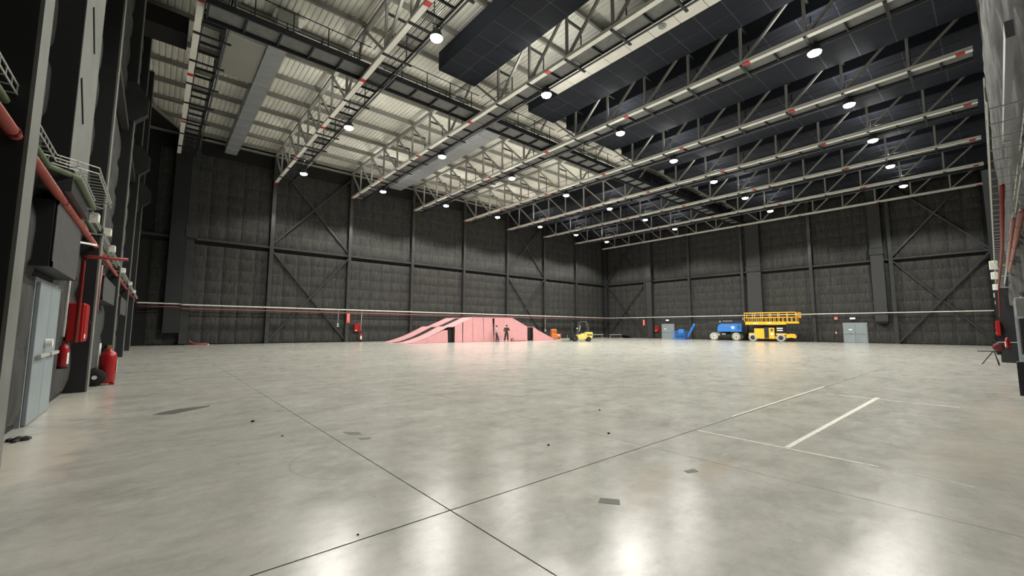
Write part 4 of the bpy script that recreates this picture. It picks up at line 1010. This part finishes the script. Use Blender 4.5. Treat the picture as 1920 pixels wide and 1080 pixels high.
MB().box(-1.5, -1.0, -1.008, -1.001, 2.10, 2.24).box(-0.1, 0.4, -1.008, -1.001, 2.12, 2.26).build('label_plate', mat('cream_label', (245, 220, 170), 0.5), sl)
for y in (-0.97, 0.97):
    for z in (2.85, 3.42):
        MB().tube((-2.42, y, z), (2.75, y, z + 0.02), 0.035, 8).build('guard_rail', M_AMBER, sl, True)
    for i in range(13):
        x = -2.40 + i * 0.43
        MB().bar((x, y, 2.35), (x, y, 3.42 if i % 2 == 0 else 2.85), 0.05).build('rail_post', M_AMBER, sl)
for x in (-2.42, 3.0):
    for z in (2.85, 3.42): MB().bar((x, -0.97, z), (x, 0.97, z), 0.06).build('guard_rail', M_AMBER, sl)
MB().path([(2.75, -0.97, 3.44), (2.95, -0.97, 3.2), (3.0, -0.95, 2.4)], 0.035).build('guard_rail', M_AMBER, sl, True)
MB().cbox(2.95, 3.3, -0.8, -0.3, 2.75, 3.4, 0.03).build('platform_console', mat('dull_amber', (190, 146, 70), 0.5), sl)

# ================================================================== BOOM LIFT (blue); local +x towards picture right
bl = empty('boom_lift', (57.0, 23.35, 0), -PI / 2 + 0.18, 'blue boom lift with grey wheels and a lowered basket', 'boom lift')
MB().cbox(-1.55, 1.55, -0.65, 0.65, 0.42, 0.85, 0.04).build('chassis', M_STEEL_BK, bl)
MB().cbox(-0.35, 0.05, -0.70, -0.64, 0.75, 0.9, 0.01).cbox(-0.85, -0.6, -0.70, -0.64, 0.65, 0.8, 0.01).build('label_plate', M_HUB, bl)
for x in (-1.28, 1.35):
    for y in (-0.85, 0.85): wheel(bl, (x, y, 0.50), 0.50, 0.36, 'y', M_TYRE_GR, M_HUB, 0.60)
MB().lathe([(0.5, 0.86), (0.5, 1.12)], 20).build('turntable', M_STEEL_BK, bl)
MB().prism([(-0.80, 1.14), (1.98, 1.14), (1.98, 2.14), (-0.35, 2.14), (-0.62, 2.02), (-0.78, 1.75), (-0.82, 1.45)], -0.95, -0.15, 'y').prism([(-0.80, 1.14), (1.98, 1.14), (1.98, 2.14), (-0.35, 2.14), (-0.62, 2.02), (-0.78, 1.75), (-0.82, 1.45)], 0.25, 0.95, 'y').build('turret_hood', M_BLUE, bl)
MB().box(-0.25, 0.75, -0.958, -0.951, 1.74, 1.90).build('lettering_band', mat('purple_lettering', (120, 110, 170), 0.5), bl)
MB().lathe([(0.01, -0.01), (0.22, -0.01), (0.22, 0.0)], 20, (1.0, -0.955, 1.66), 'y').build('round_emblem', mat('pale_blue_emblem', (170, 205, 245), 0.5), bl)
for i in range(4): MB().box(1.5, 1.88, -0.962, -0.951, 1.45 + i * 0.15, 1.51 + i * 0.15).build('vent_slot', M_STEEL_BK, bl)
MB().prism([(2.02, 0.9), (2.45, 0.95), (2.55, 2.3), (2.2, 2.62), (1.85, 2.45), (2.02, 2.1)], -0.16, 0.18, 'y').build('boom_riser', M_STEEL_BK, bl)
MB().bar((2.15, 0, 2.36), (-2.0, 0, 2.22), 0.30, 0.28).bar((-2.0, 0, 2.22), (-3.95, 0, 2.02), 0.16, 0.16).build('boom', M_DARK, bl)
MB().bar((0.8, -0.17, 2.52), (-0.3, -0.17, 2.5), 0.05, 0.06).build('boom_hose', M_GALV, bl)
MB().bar((2.05, -0.1, 2.6), (2.05, -0.1, 2.95), 0.10, 0.05).build('beacon_post', M_GALV, bl)
MB().lathe([(0.06, 0), (0.07, 0.1), (0.03, 0.16)], 10, (-0.62, -0.3, 2.36)).build('beacon', M_WHITE, bl)
MB().bar((-3.92, 0, 2.08), (-4.90, 0, 0.28), 0.26, 0.24).bar((-3.88, -0.16, 2.1), (-4.78, -0.16, 0.5), 0.06, 0.12).build('jib', M_BLUE, bl)
MB().tube((-3.95, -0.2, 2.05), (-3.95, 0.2, 2.05), 0.16, 14).build('jib_pivot', M_BLUE, bl)
MB().box(-6.72, -5.02, -0.75, 0.75, 0.05, 0.16).build('basket_floor', M_BLUE, bl)
for y in (-0.75, 0.75):
    for z in (0.65, 1.15): MB().bar((-6.72, y, z), (-5.02, y, z), 0.045).build('basket_rail', M_BLUE, bl)
    for i in range(9): MB().bar((-6.72 + i * 0.2125, y, 0.16), (-6.72 + i * 0.2125, y, 1.15), 0.04).build('basket_post', M_BLUE, bl)
for x in (-6.72, -5.02):
    for z in (0.65, 1.15): MB().bar((x, -0.75, z), (x, 0.75, z), 0.045).build('basket_rail', M_BLUE, bl)
MB().cbox(-5.85, -5.15, -0.8, -0.45, 0.85, 1.42, 0.04).build('control_box', M_BLUE, bl)
MB().cbox(-5.55, -4.92, -0.5, 0.5, 0.2, 0.62, 0.04).build('basket_mount', mat('dark_blue', (38, 74, 140), 0.5), bl)

# ================================================================== OTHER OBJECTS ON THE FLOOR
om = empty('orange_machine', (43.45, 41.2, 0), -0.55, 'small orange floor machine at the wall right of the ramp', 'machine')
MB().cbox(-0.75, 0.85, -0.45, 0.45, 0.12, 0.72, 0.06).build('body', M_ORANGE, om)
MB().cbox(-0.75, 0.15, -0.42, 0.42, 0.721, 1.45, 0.08).build('tank', M_ORANGE, om)
MB().box(-0.6, 0.0, -0.43, -0.421, 0.9, 1.2).build('panel', mat('deep_orange', (180, 84, 24), 0.5), om)
MB().box(0.3, 0.6, -0.46, -0.451, 0.5, 0.62).build('label_plate', M_WHITE, om)
for x in (-0.5, 0.55):
    for y in (-0.4, 0.4): wheel(om, (x, y, 0.14), 0.14, 0.1, 'y', M_TYRE, M_DARK)
om.scale = (0.85, 0.85, 0.95)
def stage_deck(x0, x1, y0, y1, h, label, slope=0.0):
    t = empty('stage_deck', ((x0 + x1) / 2, (y0 + y1) / 2, 0), 0, label, 'stage deck', 'low black stage decks'); a, b = (x1 - x0) / 2, (y1 - y0) / 2
    MB()._add([(-a, -b, h), (a, -b, h - slope), (a, b, h - slope), (-a, b, h), (-a, -b, h - 0.1), (a, -b, max(0.0, h - 0.1 - slope)), (a, b, max(0.0, h - 0.1 - slope)), (-a, b, h - 0.1)], [(0, 1, 2, 3), (7, 6, 5, 4), (0, 4, 5, 1), (1, 5, 6, 2), (2, 6, 7, 3), (3, 7, 4, 0)]).build('deck', M_DARK, t)
    if not slope:
        MB().bar((-a, -b - 0.01, h - 0.05), (a, -b - 0.01, h - 0.05), 0.03, 0.10).build('metal_edge', M_GALV, t)
        for x in (-a + 0.06, a - 0.06):
            for y in (-b + 0.06, b - 0.06): MB().bar((x, y, 0), (x, y, h - 0.1), 0.05).build('leg', M_GALV, t)
    return t
stage_deck(47.0, 49.4, 40.4, 42.2, 0.62, 'low black stage deck behind the forklift')
stage_deck(49.6, 53.4, 40.4, 42.2, 0.60, 'middle low black stage deck on metal legs in the corner')
stage_deck(53.6, 56.6, 39.2, 41.0, 0.58, 'low black stage deck farthest into the corner')
stage_deck(56.65, 58.3, 38.4, 40.0, 0.55, 'sloped black end ramp of the stage decks', 0.5)
hs = empty('red_hose', (2.85, 42.6, 0), 0, 'loose red hose lying on the floor at the far left wall', 'hose')
MB().path([(-0.62, 0.2, 0.42), (-0.55, 0.18, 0.30), (-0.38, 0.1, 0.19), (-0.1, 0.0, 0.10), (0.25, -0.05, 0.12), (0.5, -0.02, 0.12), (0.62, 0.05, 0.05)], 0.055, 8).build('hose', M_PIPE_RED, hs, True)
MB().tube((0.60, 0.04, 0.06), (0.68, 0.08, 0.058), 0.058, 10).build('end_coupling', M_HUB, hs)

# dark rubble at the foot of the nearest column
t = empty('debris_heap', (-1.27, 8.3, 0), 0, 'small heap of dark rags at the foot of the left wall', 'debris')
for i in range(6):
    a = R.uniform(0, 6.28); r_ = R.uniform(0.02, 0.11); z = R.uniform(0.02, 0.045)
    MB().lathe([(0.02, 0.0), (z * 1.4, 0.01), (z * 1.2, z), (0.01, z * 1.4)], 7, (r_ * math.cos(a), r_ * math.sin(a), 0)).build('rag', M_DARK, t)
chips = [(4.95, 3.68, 0.022), (3.88, 3.81, 0.018), (1.27, 7.7, 0.03), (1.42, 6.44, 0.016), (1.2, 3.08, 0.010), (6.2, 4.8, 0.02)]
for i, (x, y, r_) in enumerate(chips):
    t = empty('floor_chip', (x, y, 0), R.uniform(0, 3), 'tiny dark crumb on the concrete, %s of the crumbs counted outward' % ORD[i], 'debris', 'dark crumbs on the floor')
    MB().lathe([(r_ * 0.8, 0.0), (r_, r_ * 0.3), (r_ * 0.5, r_ * 0.8)], 6).build('crumb', M_BLACK, t)

def floor_mark(name, poly, label, m, cat='floor marking', z=0.002):
    cx = sum(p[0] for p in poly) / len(poly); cy = sum(p[1] for p in poly) / len(poly)
    o = MB().prism([(x - cx, y - cy) for x, y in poly], 0.0002, z, 'z').build(name, m, None, False, (cx, cy, 0))
    return tag(o, label, cat)
floor_mark('floor_line', [(6.085, 2.96), (6.12, 2.96), (6.035, 0.95), (6.0, 0.95)], 'thin white line across the floor in front of the wide tape', M_LINE)
floor_mark('floor_line', [(5.985, 0.80), (6.0, 0.80), (5.95, 0.25), (5.935, 0.25)], 'faint white line piece nearer the right edge', M_LINE)
floor_mark('floor_line', [(6.10, 1.80), (6.10, 1.86), (12.0, 1.86), (12.0, 1.78)], 'wide white tape line leading away from the thin line', M_LINE)
floor_mark('floor_line', [(11.76, 2.69), (11.80, 2.69), (11.72, 0.6), (11.68, 0.6)], 'white line crossing the far end of the wide tape', M_LINE)
floor_mark('floor_line', [(7.5, 3.03), (7.5, 3.055), (13.2, 3.06), (13.2, 3.02)], 'white line beside the long floor joint', M_LINE)
floor_mark('floor_patch', [(2.96, 2.32), (3.06, 2.17), (3.15, 2.24), (3.05, 2.37)], 'dark grey diamond shaped patch on the near floor', M_PATCH, 'floor patch')
floor_mark('floor_patch', [(0.08, 9.36), (0.34, 9.22), (0.88, 9.66), (0.90, 9.80), (0.45, 9.74), (0.2, 9.56)], 'long dark patch on the floor near the left wall', M_PATCH, 'floor patch')
floor_mark('floor_patch', [(0.55, 31.5), (1.45, 31.3), (1.6, 31.7), (0.8, 32.0)], 'dark patch on the floor far down the left wall', M_PATCH, 'floor patch')
floor_mark('floor_patch', [(2.12, 6.15), (2.3, 6.0), (2.28, 5.85), (2.15, 5.95)], 'small grey patch beside the long joint', M_PATCH, 'floor patch')
floor_mark('floor_patch', [(2.16, 5.68), (2.32, 5.62), (2.28, 5.54), (2.17, 5.58)], 'smaller grey patch just below its twin at the joint', M_PATCH, 'floor patch')
floor_mark('floor_patch', [(4.28, 2.24), (4.42, 2.2), (4.38, 2.13), (4.24, 2.18)], 'small grey patch at the edge of the brown stain', M_PATCH, 'floor patch')
